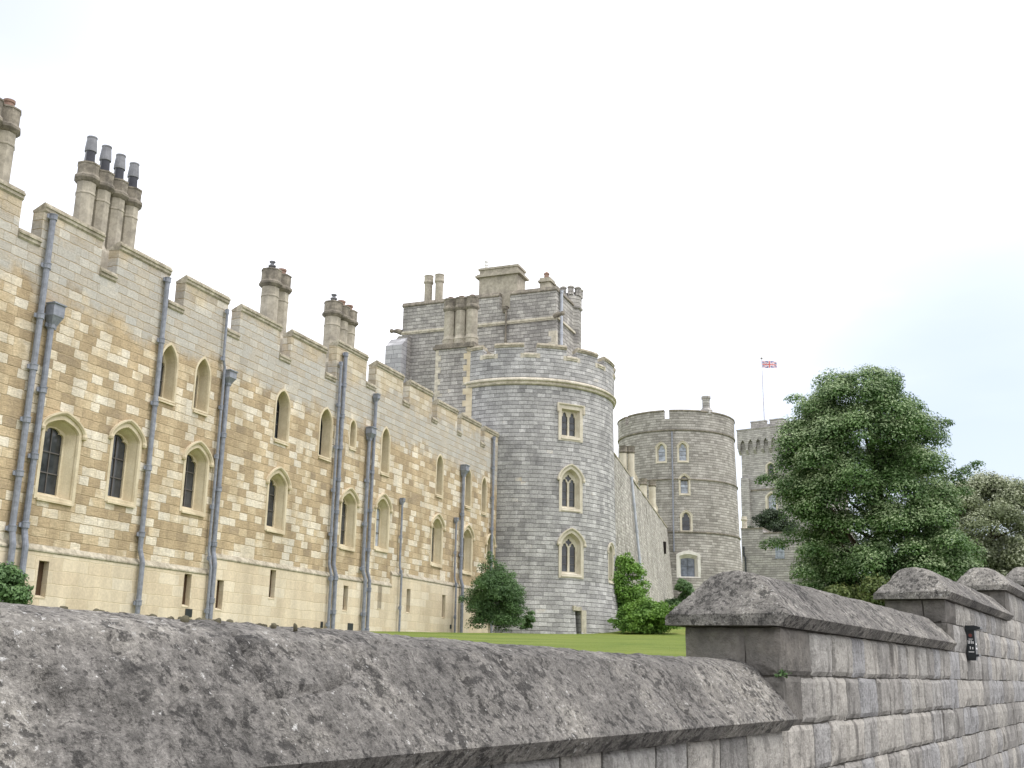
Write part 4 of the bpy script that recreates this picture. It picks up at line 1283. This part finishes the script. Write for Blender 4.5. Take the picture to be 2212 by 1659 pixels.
# ---------------------------------------------------------------- foreground boundary wall
RZW = pi / 2 - AW
WB = (5.0, 1.72, -1.45)
def wb_world(t, m_, z):
    x, y = wall_xy(t, m_)
    return (x, y, z)
bw = thing('boundary_wall', 'stepped grey stone boundary wall with thick lichen-covered coping in the foreground', 'wall', wb_world(*WB), RZW)
STEPS = [(-6.0, -0.172)] + [(4.79, 0.258), (8.83, 0.628), (12.24, 0.93), (15.9, 1.25), (19.5, 1.57), (23.1, 1.89), (26.7, 2.21), (30.3, 2.53), (33.9, 2.85), (37.5, 3.17)]
ENDT = 41.0
FACE, BACK = 1.50, 1.945
CRACKS = [([(1.69, 1.70), (1.666, 1.631), (1.661, 1.601), (1.66, 1.575), (1.667, 1.557)], 0.012, 0.014), ([(1.662, 1.533), (1.744, 1.536), (1.82, 1.541), (1.883, 1.549), (1.93, 1.56)], 0.008, 0.018),
          ([(3.321, 1.586), (3.502, 1.553), (3.673, 1.542), (3.965, 1.494)], 0.007, 0.006), ([(3.236, 1.498), (3.384, 1.47)], 0.007, 0.005), ([(1.165, 1.505), (1.19, 1.53)], 0.026, 0.014),
          ([(1.45, 1.49), (1.456, 1.495)], 0.016, 0.01), ([(1.93, 1.555), (1.99, 1.58), (2.03, 1.62)], 0.01, 0.012), ([(2.5, 1.46), (2.53, 1.455)], 0.014, 0.008), ([(2.75, 1.47), (2.78, 1.466)], 0.012, 0.008)]
def crack(x, m_):
    out = 0.0
    for pts, wd, dp in CRACKS:
        if x < pts[0][0] - 0.1 and x < pts[-1][0] - 0.1:
            continue
        for (ax, ay), (bx, by) in zip(pts, pts[1:]):
            px, py, qx, qy = x - ax, (m_ - ay) * 1.4, bx - ax, (by - ay) * 1.4
            t = min(max((px * qx + py * qy) / (qx * qx + qy * qy + 1e-9), 0), 1)
            dd = hypot(px - qx * t, py - qy * t) + 0.004 * MN.noise(Vector((x * 40, m_ * 40, 0)))
            if dd < wd:
                out = max(out, dp * (1 - max(dd, 0) / wd))
    return out
def capmesh(k):
    t0, za = STEPS[k]
    t1_ = STEPS[k + 1][0] if k + 1 < len(STEPS) else ENDT
    t0 = t0 - 0.06 if k else t0
    rise = 0.228 if k == 0 else 0.195
    key = [(1.52, -0.047), (1.482, -0.05), (1.478, -0.046), (1.44, -0.002), (1.444, 0.005), (1.54, rise * 0.52), (1.615, rise * 0.90), (1.66, rise * 0.99), (1.73, rise * 1.06), (1.80, rise * 1.04), (1.85, rise * 0.93), (2.0, 0.006), (2.01, -0.01), (2.01, -0.045), (1.93, -0.045)]
    step = 0.011 if k == 0 else (0.014 if k < 3 else 0.04)
    prof = []
    for (a, b) in zip(key, key[1:]):
        L = hypot(b[0] - a[0], b[1] - a[1])
        nn = max(1, int(L / step))
        for i in range(nn):
            f = i / nn
            prof.append((a[0] + (b[0] - a[0]) * f, a[1] + (b[1] - a[1]) * f))
    prof.append(key[-1])
    xs = []
    x = t0
    while x < t1_ - 1e-6:
        xs.append(x)
        if k == 0:
            d = 0.35 if x < 0.3 else 0.013
        elif k < 3:
            d = 0.016
        else:
            d = 0.05
        x += d
    xs.append(t1_ - 0.002)
    joints = []
    j = t0 + (0.62 if k else 7.55)
    while j < t1_ - 0.3:
        joints.append(j)
        j += random.uniform(0.95, 1.25)
    P = np.array(prof)
    n = len(prof)
    vs, fs = [], []
    for x in xs:
        for (m_, zr) in prof:
            f = min(1.0, max(0.0, (x - t0) / 0.19)) if k else 1.0
            z = min(zr, rise * 1.06 * f + (0.004 if zr > 0 else 0)) if zr > 0 else zr
            v = Vector((x, m_, za + z))
            if k == 0 and zr > 0:
                v.z += (zr / rise) * 0.028 * min(max(3.6 - x, 0.0), 2.6) / 2.6
            d = 0.0045 * MN.fractal(v * 3.2, 0.8, 2.0, 3) + 0.004 * MN.noise(v * 22.0) + 0.0028 * MN.noise(v * 55.0)
            if zr > 0.02:
                big_ = MN.noise(v * 9.0 + Vector((7, 3, 1)))
                if big_ > 0.35:
                    d -= 0.012 * min((big_ - 0.35) * 6, 1)
            if 0.0 < zr < 0.03:
                d *= 0.4
            for jt in joints:
                dj = abs(x + 0.04 * (m_ - 1.7) + 0.008 * MN.noise(v * 14) - jt)
                if dj < 0.012:
                    d -= 0.010 * (1 - dj / 0.012)
            if k == 0 and x < 4.4:
                d -= crack(x, m_)
            ny = -0.7 if m_ < 1.66 else (0.7 if m_ > 1.8 else 0.0)
            nz = 0.7 if zr > 0.01 else 0.0
            if zr <= 0.01:
                ny = -1.0 if m_ < 1.7 else 1.0
                d *= 0.2
            vs.append((x, m_ + ny * d, v.z + nz * d))
    for i in range(len(xs) - 1):
        for j in range(n - 1):
            fs.append((i * n + j, (i + 1) * n + j, (i + 1) * n + j + 1, i * n + j + 1))
    fs.append(tuple(range(n)))
    fs.append(tuple(range((len(xs) - 1) * n, len(xs) * n)))
    for i in range(len(xs) - 1):      # underside
        fs.append((i * n + n - 1, (i + 1) * n + n - 1, (i + 1) * n, i * n))
    mb = MB(WB)
    mb.add(vs, fs)
    o = mb.build('coping', M['cap'], bw, smooth=True)
    o.data.set_sharp_from_angle(angle=radians(38))
    return o
for k in range(len(STEPS)):
    capmesh(k)
ROW = 0.205
def stone(mb, o, ud, nd, w, h, detail, seed):
    """one rough block face with rounded arrises; o = lower left corner, ud along, nd outward"""
    nx, nz = (max(3, int(w / 0.02)), max(3, int(h / 0.02))) if detail == 2 else ((4, 3) if detail == 1 else (2, 2))
    o, ud, nd = Vector(o), Vector(ud), Vector(nd)
    bul = random.uniform(0.0, 0.009)
    tilt = random.uniform(-0.01, 0.01)
    js = [random.uniform(-0.007, 0.007) for _ in range(8)]
    vs, fs = [], []
    for i in range(nx + 1):
        for j in range(nz + 1):
            u_, v_ = i / nx, j / nz
            du = (js[0] * (1 - u_) * (1 - v_) + js[1] * u_ * (1 - v_) + js[2] * (1 - u_) * v_ + js[3] * u_ * v_)
            dv = (js[4] * (1 - u_) * (1 - v_) + js[5] * u_ * (1 - v_) + js[6] * (1 - u_) * v_ + js[7] * u_ * v_) * 0.7
            p = o + ud * (u_ * w + du) + Vector((0, 0, v_ * h + dv))
            e = min(u_ * w, (1 - u_) * w, v_ * h, (1 - v_) * h)
            if e < 1e-6:
                dep = -0.011
                p += ud * 0.004 * MN.noise(p * 20 + Vector((seed, 0, 0))) + Vector((0, 0, 0.005 * MN.noise(p * 18 + Vector((0, seed, 0)))))
            else:
                dep = bul * min(e / 0.05, 1) + tilt * (u_ - 0.5) + 0.006 * MN.noise(p * 11 + Vector((seed, seed, 0))) + 0.004 * MN.noise(p * 30)
                if e < 0.02:
                    dep -= 0.003
            vs.append(tuple(p + nd * dep))
    for i in range(nx):
        for j in range(nz):
            a = i * (nz + 1) + j
            fs.append((a, a + nz + 1, a + nz + 2, a + 1))
    # returns into the joint
    ring = [i * (nz + 1) for i in range(nx + 1)] + [nx * (nz + 1) + j for j in range(1, nz + 1)] + [i * (nz + 1) + nz for i in range(nx - 1, -1, -1)] + [j for j in range(nz - 1, 0, -1)]
    b = len(vs)
    for r_ in ring:
        q_ = Vector(vs[r_]) - nd * 0.03
        vs.append(tuple(q_))
    m_ = len(ring)
    for i in range(m_):
        fs.append((ring[i], ring[(i + 1) % m_], b + (i + 1) % m_, b + i))
    mb.add(vs, fs)
for k in range(len(STEPS)):
    t0, za = STEPS[k]
    t1_ = STEPS[k + 1][0] if k + 1 < len(STEPS) else ENDT
    top = za - 0.049
    det = 2 if k < 2 else (1 if k < 5 else 0)
    mb = MB(WB)
    ends = MB(WB)
    zlow = -1.75 + 0.03 * max(0, t0 - 4)
    j = int(floor(zlow / ROW))
    while j * ROW < top - 0.02:
        z0 = j * ROW
        z1 = min(z0 + ROW, top)
        if top - z1 < 0.09:
            z1 = top
        h = z1 - z0
        x = t0 if k else -3.0
        first = True
        while x < t1_ - 0.05:
            w = random.uniform(0.2, 0.40)
            if first and k:
                w = 0.3 if j % 2 else 0.46
            if t1_ - (x + w) < 0.16:
                w = t1_ - x
            if det == 0:
                w = min(w * 1.6, t1_ - x)
            target = mb
            if first and k and h > 0.1 and z0 >= STEPS[k - 1][1] - 0.1:
                target = ends
            gx = random.uniform(0.005, 0.013)
            stone(target, (x + gx, FACE, z0 + 0.004), (1, 0, 0), (0, -1, 0), w - 2 * gx, h - 0.008, (0 if x < 0.8 else det) if x < 14 else min(det, 1), x * 3.1 + j)
            x += w
            first = False
        if k and z1 > STEPS[k - 1][1]:
            for (y0, y1) in ((FACE + 0.006, 1.66), (1.672, BACK - 0.006)):
                stone(ends, (t0, y0, max(z0, STEPS[k - 1][1] - 0.05) + 0.006), (0, 1, 0), (-1, 0, 0), y1 - y0, z1 - max(z0, STEPS[k - 1][1] - 0.05) - 0.012, det, j * 2.0 + k)
        if z1 >= top:
            break
        j += 1
    mb.build('masonry', M['stone_block'], bw, smooth=False, fix=False)
    if k:
        ends.build('end_blocks', M['stone_end'], bw, smooth=False, fix=False)
    mb = MB(WB)
    mb.box(t0 + (0.02 if k else 0), t1_ + 0.02, FACE + 0.016, BACK, -1.85 + 0.03 * max(0, t0 - 4), top + 0.005)
    mb.build('mortar_core', M['mortar'], bw)
# moss cushions along the ridge of the first coping
mb = MB(WB)
for i in range(150):
    t = random.choice([random.gauss(1.72, 0.12), random.gauss(1.98, 0.10), random.gauss(1.5, 0.12)])
    m_ = random.gauss(1.80, 0.035)
    r = random.uniform(0.003, 0.0065) * (0.6 if t > 2.2 else 1)
    z = -0.172 + 0.243 + 0.028 * min(max(3.6 - t, 0.0), 2.6) / 2.6 - max(0, (m_ - 1.80)) * 0.35
    rings = [(r * 1.5, z - 0.015), (r * 1.5, z - 0.002), (r * 1.2, z + r * 0.3), (r * 0.6, z + r * 0.5), (r * 0.1, z + r * 0.55)]
    mb.lathe(rings, 9, (t, m_), random.random())
for i in range(len(mb.v)):
    v = Vector(mb.v[i])
    d = MN.noise_vector(v * 110.0) * 0.003
    mb.v[i] = tuple(v + d)
ms_ = mb.build('moss', M['moss'], bw, smooth=True)

# cigarette bin on the wall
BT, BZ = 9.62, 0.15
cb = thing('cigarette_bin', 'narrow black metal wall bin with white lettering, fixed to the stepped stone wall', 'bin', wb_world(BT, 1.5, BZ), RZW)
mb = MB()
mb.box(0.0, 0.11, -0.075, 0.0, 0.02, 0.27)
mb.box(0.01, 0.10, -0.07, 0.0, 0.0, 0.02)
mb.box(-0.004, 0.114, -0.1, -0.07, 0.035, 0.055)
mb.build('body', M['black'], cb)
mb = MB()
mb.prism([(-0.13, 0.285), (-0.13, 0.30), (-0.08, 0.315), (0.0, 0.315), (0.0, 0.27), (-0.08, 0.27)], -0.012, 0.122, 'x')
mb.build('lid', M['black'], cb)
mb = MB()
for z0, z1, y0, y1 in ((0.15, 0.172, -0.062, -0.052), (0.15, 0.18, -0.046, -0.038), (0.15, 0.18, -0.03, -0.022), (0.15, 0.18, -0.018, -0.012),
                       (0.10, 0.12, -0.056, -0.046), (0.10, 0.125, -0.034, -0.026), (0.072, 0.08, -0.06, -0.014), (0.188, 0.194, -0.058, -0.02)):
    mb.box(-0.002, 0.001, y0, y1, z0, z1)
mb.box(0.02, 0.09, -0.0765, -0.0745, 0.1, 0.115)
mb.box(0.02, 0.08, -0.0765, -0.0745, 0.14, 0.155)
mb.build('lettering', M['white'], cb)
mb = MB()
mb.prism([(-0.038 + 0.016 * cos(t), 0.225 + 0.016 * sin(t)) for t in np.linspace(0, 2 * pi, 17)[:-1]], -0.0025, 0.001, 'x')
mb.build('symbol', M['red'], cb)
cb.scale = (0.86, 0.86, 0.86)

# ---------------------------------------------------------------- planting
def leaves(clumps, n, size, up=0.35, shell=0.55, aspect=0.5, tipk=1.0, flat=0.0, scat=0.55):
    """leaf-sized quads over a list of (centre, radii) clumps -> arrays"""
    C_ = np.array([c for c, r in clumps], float)
    R_ = np.array([r for c, r in clumps], float)
    wts = (R_[:, 0] * R_[:, 1] + R_[:, 0] * R_[:, 2])
    idx = RNG.choice(len(clumps), n, p=wts / wts.sum())
    d = RNG.normal(size=(n, 3))
    d /= np.linalg.norm(d, axis=1)[:, None]
    d[:, 2] = np.where(d[:, 2] < -0.35, -d[:, 2] * 0.7, d[:, 2])
    rad = shell + (1.1 - shell) * RNG.random(n) ** 0.8
    pos = C_[idx] + d * R_[idx] * rad[:, None]
    nrm = d + RNG.normal(scale=scat, size=(n, 3)) + np.array([0, 0, up])
    nrm /= np.linalg.norm(nrm, axis=1)[:, None]
    tang = np.cross(nrm, RNG.normal(size=(n, 3)))
    tang /= np.linalg.norm(tang, axis=1)[:, None]
    bit = np.cross(nrm, tang)
    s = size * (0.6 + 0.8 * RNG.random(n))[:, None]
    a, b = tang * s * 0.5, bit * s * 0.5 * aspect
    quad = np.stack([pos - a, pos + b * 1.0, pos + a, pos - b], 1)
    quad[:, 1] += nrm * s * 0.08
    tip = np.clip((rad - 0.85) / 0.25, 0, 1) * np.clip(d[:, 2] * 0.8 + 0.45, 0, 1) * tipk  # pale shoot tips, plus light from above painted onto the clump tops
    return quad.reshape(-1, 3), np.repeat(tip, 4)
def leafmesh(name, V, T, mat, parent, base):
    n = len(V) // 4
    me = bpy.data.meshes.new(name)
    me.vertices.add(len(V))
    me.vertices.foreach_set('co', (V - np.array(base)).astype(np.float32).ravel())
    me.loops.add(len(V))
    me.loops.foreach_set('vertex_index', np.arange(len(V), dtype=np.int32))
    me.polygons.add(n)
    me.polygons.foreach_set('loop_start', np.arange(0, len(V), 4, dtype=np.int32))
    me.polygons.foreach_set('loop_total', np.full(n, 4, dtype=np.int32))
    at = me.attributes.new('tip', 'FLOAT', 'POINT')
    at.data.foreach_set('value', T.astype(np.float32))
    me.update()
    me.validate()
    me.materials.append(mat)
    o = bpy.data.objects.new(name, me)
    COL.objects.link(o)
    o.parent = parent
    return o
def limbs(parent, base, top, targets, r0, mat):
    mb = MB(base)
    b = Vector(base)
    t = Vector(top)
    mid = b.lerp(t, 0.5) + Vector((0.12, 0.05, 0))
    mb.tube([tuple(b - Vector((0, 0, 0.3))), tuple(b.lerp(mid, 0.5)), tuple(mid), tuple(t)], [r0 * 1.3, r0, r0 * 0.75, r0 * 0.3], 10)
    tr = mb.build('trunk', mat, parent, smooth=True)
    bb = MB(base)
    for c in targets:
        c = Vector(c)
        f = min(max((c.z - b.z) / max(t.z - b.z, 0.1) - 0.25, 0.12), 0.9)
        s_ = b.lerp(mid, f * 2) if f < 0.5 else mid.lerp(t, f * 2 - 1)
        m_ = s_.lerp(c, 0.55) + Vector((0, 0, -0.12 * (c - s_).length))
        bb.tube([tuple(s_), tuple(m_), tuple(c)], [r0 * 0.34, r0 * 0.2, r0 * 0.06], 6)
    bb.build('branches', mat, parent, smooth=True)
def plant(name, label, cat, base, clumps, n, size, mat, trunk=None, r0=0.05, group=None, **kw):
    t = thing(name, label, cat, base, 0, group)
    V, T = leaves(clumps, n, size, **kw)
    leafmesh('crown' if trunk else 'foliage', V, T, mat, t, base)
    if trunk:
        tg = [c for c, r in clumps]
        limbs(t, base, trunk, random.sample(tg, min(len(tg), 26)), r0, M['bark'])
    return t
def blob_clumps(cx, cy, z0, z1, wx, wy, k, r, shape=0.5, seed=1):
    """clumps filling a dome-shaped envelope"""
    rs = random.Random(seed)
    out = []
    tries = 0
    while len(out) < k and tries < 4000:
        tries += 1
        f = rs.random()
        z = z0 + (z1 - z0) * f
        prof = max(1e-3, 1 - abs(2 * max(f, shape) - 2 * shape) ** 2 / (2 - 2 * shape) ** 2) ** 0.5 * (0.72 + 0.28 * min(1, f / max(shape, 0.05)))
        a = rs.uniform(0, 2 * pi)
        q = rs.random() ** 0.45
        rr = r * rs.uniform(0.65, 1.25)
        x = cx + cos(a) * q * (wx * prof - rr * 0.5)
        y = cy + sin(a) * q * (wy * prof - rr * 0.5)
        if len(out) % 6 == 5:
            x, y, z, rr = cx + (x - cx) * 1.22, cy + (y - cy) * 1.22, z + 0.12 * (z1 - z0) * rs.random(), rr * 0.5
        out.append(((x, y, z), (rr, rr, rr * rs.uniform(0.8, 1.05))))
    return out
# large evergreen: silhouette half-widths read off in metres at its own distance
LT = (14.4, 42.6)
prof_l = [(1.6, -2.6), (3.0, -3.3), (4.6, -3.9), (6.0, -3.75), (7.2, -4.0), (8.4, -3.95), (9.3, -3.5), (10.2, -3.2), (11.0, -2.75), (11.6, -1.7), (12.1, -0.5)]
prof_r = [(1.6, 3.0), (3.0, 3.2), (4.6, 3.35), (6.0, 3.0), (7.2, 2.75), (8.4, 2.55), (9.3, 2.55), (10.2, 2.1), (11.0, 1.6), (11.6, 1.0), (12.1, 0.3)]
rs = random.Random(11)
cl = []
wdir = Vector((cos(radians(-18.6)), sin(radians(-18.6)), 0))       # across the view
ddir = Vector((sin(radians(18.6)), cos(radians(18.6)), 0))
def edge(pr, z):
    return float(np.interp(z, [p[0] for p in pr], [p[1] for p in pr]))
for i in range(250):
    z = rs.uniform(1.7, 11.5)
    l, r = edge(prof_l, z), edge(prof_r, z)
    half = (r - l) / 2
    a = rs.uniform(0, 2 * pi)
    q_ = rs.random() ** 0.3
    rr = rs.uniform(0.42, 0.95)
    wx = (l + r) / 2 + cos(a) * q_ * (half - rr * 0.6)
    wy = sin(a) * q_ * (half * 0.9 - rr * 0.5)
    p = Vector((LT[0], LT[1], z)) + wdir * wx + ddir * wy
    cl.append((tuple(p), (rr, rr, rr * rs.uniform(0.75, 1.05))))
for i in range(60):
    z = rs.uniform(1.6, 5.6)
    l, r = edge(prof_l, z), edge(prof_r, z)
    rr = rs.uniform(0.5, 0.8)
    p = Vector((LT[0], LT[1], z)) + wdir * rs.uniform(l + rr * 0.6, r - rr * 0.6) + ddir * rs.uniform(-2.4, 1.5)
    cl.append((tuple(p), (rr, rr, rr * 0.75)))
for i in range(26):
    z = rs.uniform(5.5, 10.2)
    l, r = edge(prof_l, z), edge(prof_r, z)
    p = Vector((LT[0], LT[1], z)) + wdir * rs.uniform(l * 0.6, r * 0.6) + ddir * rs.uniform(-2.2, 0.6)
    cl.append((tuple(p), (0.75, 0.75, 0.7)))
for wx, z, rr in ((3.35, 7.75, 0.3), (3.05, 7.6, 0.35), (3.6, 7.95, 0.25), (2.75, 7.35, 0.4), (2.9, 6.9, 0.45), (-3.0, 10.9, 0.35), (-3.1, 9.7, 0.4), (-4.2, 7.6, 0.45), (-4.1, 5.0, 0.5), (2.6, 9.6, 0.3)):
    p = Vector((LT[0], LT[1], z)) + wdir * wx
    cl.append((tuple(p), (rr * 1.2, rr * 1.1, rr * 0.75)))
plant('evergreen_tree', 'big dense evergreen tree with silvery-green shoot tips, left of the paler tree', 'tree', (LT[0], LT[1], 1.4), cl, 360000, 0.10, M['leaf_oak'],
      trunk=(LT[0] - 0.2, LT[1], 9.5), r0=0.26, shell=0.6, up=0.55, tipk=1.5, scat=0.42)
cl2 = blob_clumps(23.9, 54.8, 2.5, 9.6, 4.0, 3.2, 190, 0.85, 0.45, 3)
plant('pale_tree', 'paler grey-green tree standing behind the big evergreen at the right', 'tree', (23.9, 54.8, 1.8), cl2, 120000, 0.13, M['leaf_pale'], trunk=(23.9, 54.8, 7.5), r0=0.22, shell=0.4, tipk=1.3)
cl3 = blob_clumps(28.6, 58.0, 2.0, 6.2, 2.2, 2.2, 24, 0.6, 0.4, 4)
plant('bright_shrub', 'bright yellow-green bush just above the far end of the stepped wall', 'bush', (28.6, 58.0, 1.8), cl3, 8000, 0.16, M['leaf_laurel'], shell=0.4)
# scrubby undergrowth below the big tree
cl4 = []
for i in range(70):
    wx = rs.uniform(-3.6, 3.6)
    z = rs.uniform(1.3, 3.4 - abs(wx) * 0.22)
    p = Vector((LT[0] - 0.7, LT[1] - 2.6, z)) + wdir * wx + ddir * rs.uniform(-0.8, 0.8)
    cl4.append((tuple(p), (0.5, 0.5, 0.42)))
plant('scrub', 'tangled yellowish undergrowth at the foot of the big evergreen', 'undergrowth', (LT[0] - 0.7, LT[1] - 2.6, 1.35), cl4, 22000, 0.12, M['leaf_scrub'], shell=0.25)
# yew dome
cl5 = blob_clumps(31.4, 131.5, 13.6, 18.9, 3.3, 2.6, 120, 0.8, 0.3, 5)
plant('yew_bush', 'dark rounded yew bush on the slope below the distant square tower', 'bush', (31.2, 131.5, 10.0), cl5, 26000, 0.2, M['leaf_dark'], shell=0.6)
# shrubs along the buildings
def gz(x, y):
    return ground(x, y)
def shrub(label, x, y, h, wx, k, r, n, size, mat, seed, shape=0.35, wy=None, name='shrub', **kw):
    z = gz(x, y)
    c_ = blob_clumps(x, y, z + 0.25, z + h - r * 0.6, wx, wy or wx, k, r, shape, seed)
    return plant(name, label, 'shrub', (x, y, z), c_, n, size, mat, **kw)
shrub('leafy green shrub at the foot of the lodgings by the left edge', -12.95, 28.2, 1.5, 1.0, 34, 0.30, 12000, 0.10, M['leaf_bush'], 6, shell=0.35)
sx, sy = -0.6, 55.2
c_ = blob_clumps(sx, sy, 2.0, 4.5, 1.75, 1.2, 110, 0.5, 0.35, 8)
for (dx, dz, rr) in ((-0.3, 3.55, 0.25), (-0.2, 3.3, 0.3), (0.2, 3.0, 0.4), (-0.6, 3.0, 0.4), (0.75, 2.7, 0.3), (-0.35, 3.8, 0.15)):
    c_.append(((sx + dx, sy, 1.85 + dz), (rr, rr, rr)))
plant('shrub', 'tall dark green shrub in the corner between the lodgings and the nearest round tower', 'shrub', (sx, sy, 1.85), c_, 60000, 0.085, M['leaf_bush'], shell=0.4)
shrub('small thin shrub at the foot of the nearest round tower', 1.05, 57.9, 1.25, 0.6, 14, 0.24, 2600, 0.11, M['leaf_bush'], 9, shell=0.3)
c_ = blob_clumps(7.05, 66.0, 2.6, 6.5, 1.45, 1.0, 90, 0.48, 0.62, 10)
plant('laurel', 'tall bright green bush against the curtain wall behind the nearest round tower', 'shrub', (6.9, 66.2, 2.4), c_, 20000, 0.14, M['leaf_laurel'], shell=0.4)
c_ = blob_clumps(7.85, 62.6, 2.2, 3.7, 2.15, 1.2, 90, 0.42, 0.4, 12)
plant('laurel_mound', 'low spreading bright green laurel mound at the right foot of the nearest round tower', 'shrub', (7.75, 62.6, 2.1), c_, 32000, 0.14, M['leaf_laurel'], shell=0.45)
c_ = blob_clumps(14.2, 91.0, 4.6, 7.2, 1.5, 1.2, 30, 0.5, 0.3, 13)
plant('shrub', 'dark green shrub below the white-framed window of the farther round tower', 'shrub', (14.2, 91.0, 4.7), c_, 9000, 0.18, M['leaf_bush'], shell=0.5)
# weed in the joint at the first step
wx_, wy_ = wall_xy(4.80, 1.50)
rs2 = random.Random(3)
c_ = [((wx_ + rs2.uniform(-.02, .02), wy_ + rs2.uniform(-.02, .02), 0.0 + rs2.uniform(-.005, .02)), (0.022, 0.022, 0.014)) for _ in range(6)]
plant('weed', 'tiny green weed growing in the wall joint at the first step', 'weed', (wx_, wy_, 0.0), c_, 120, 0.014, M['leaf_bush'], shell=0.2)
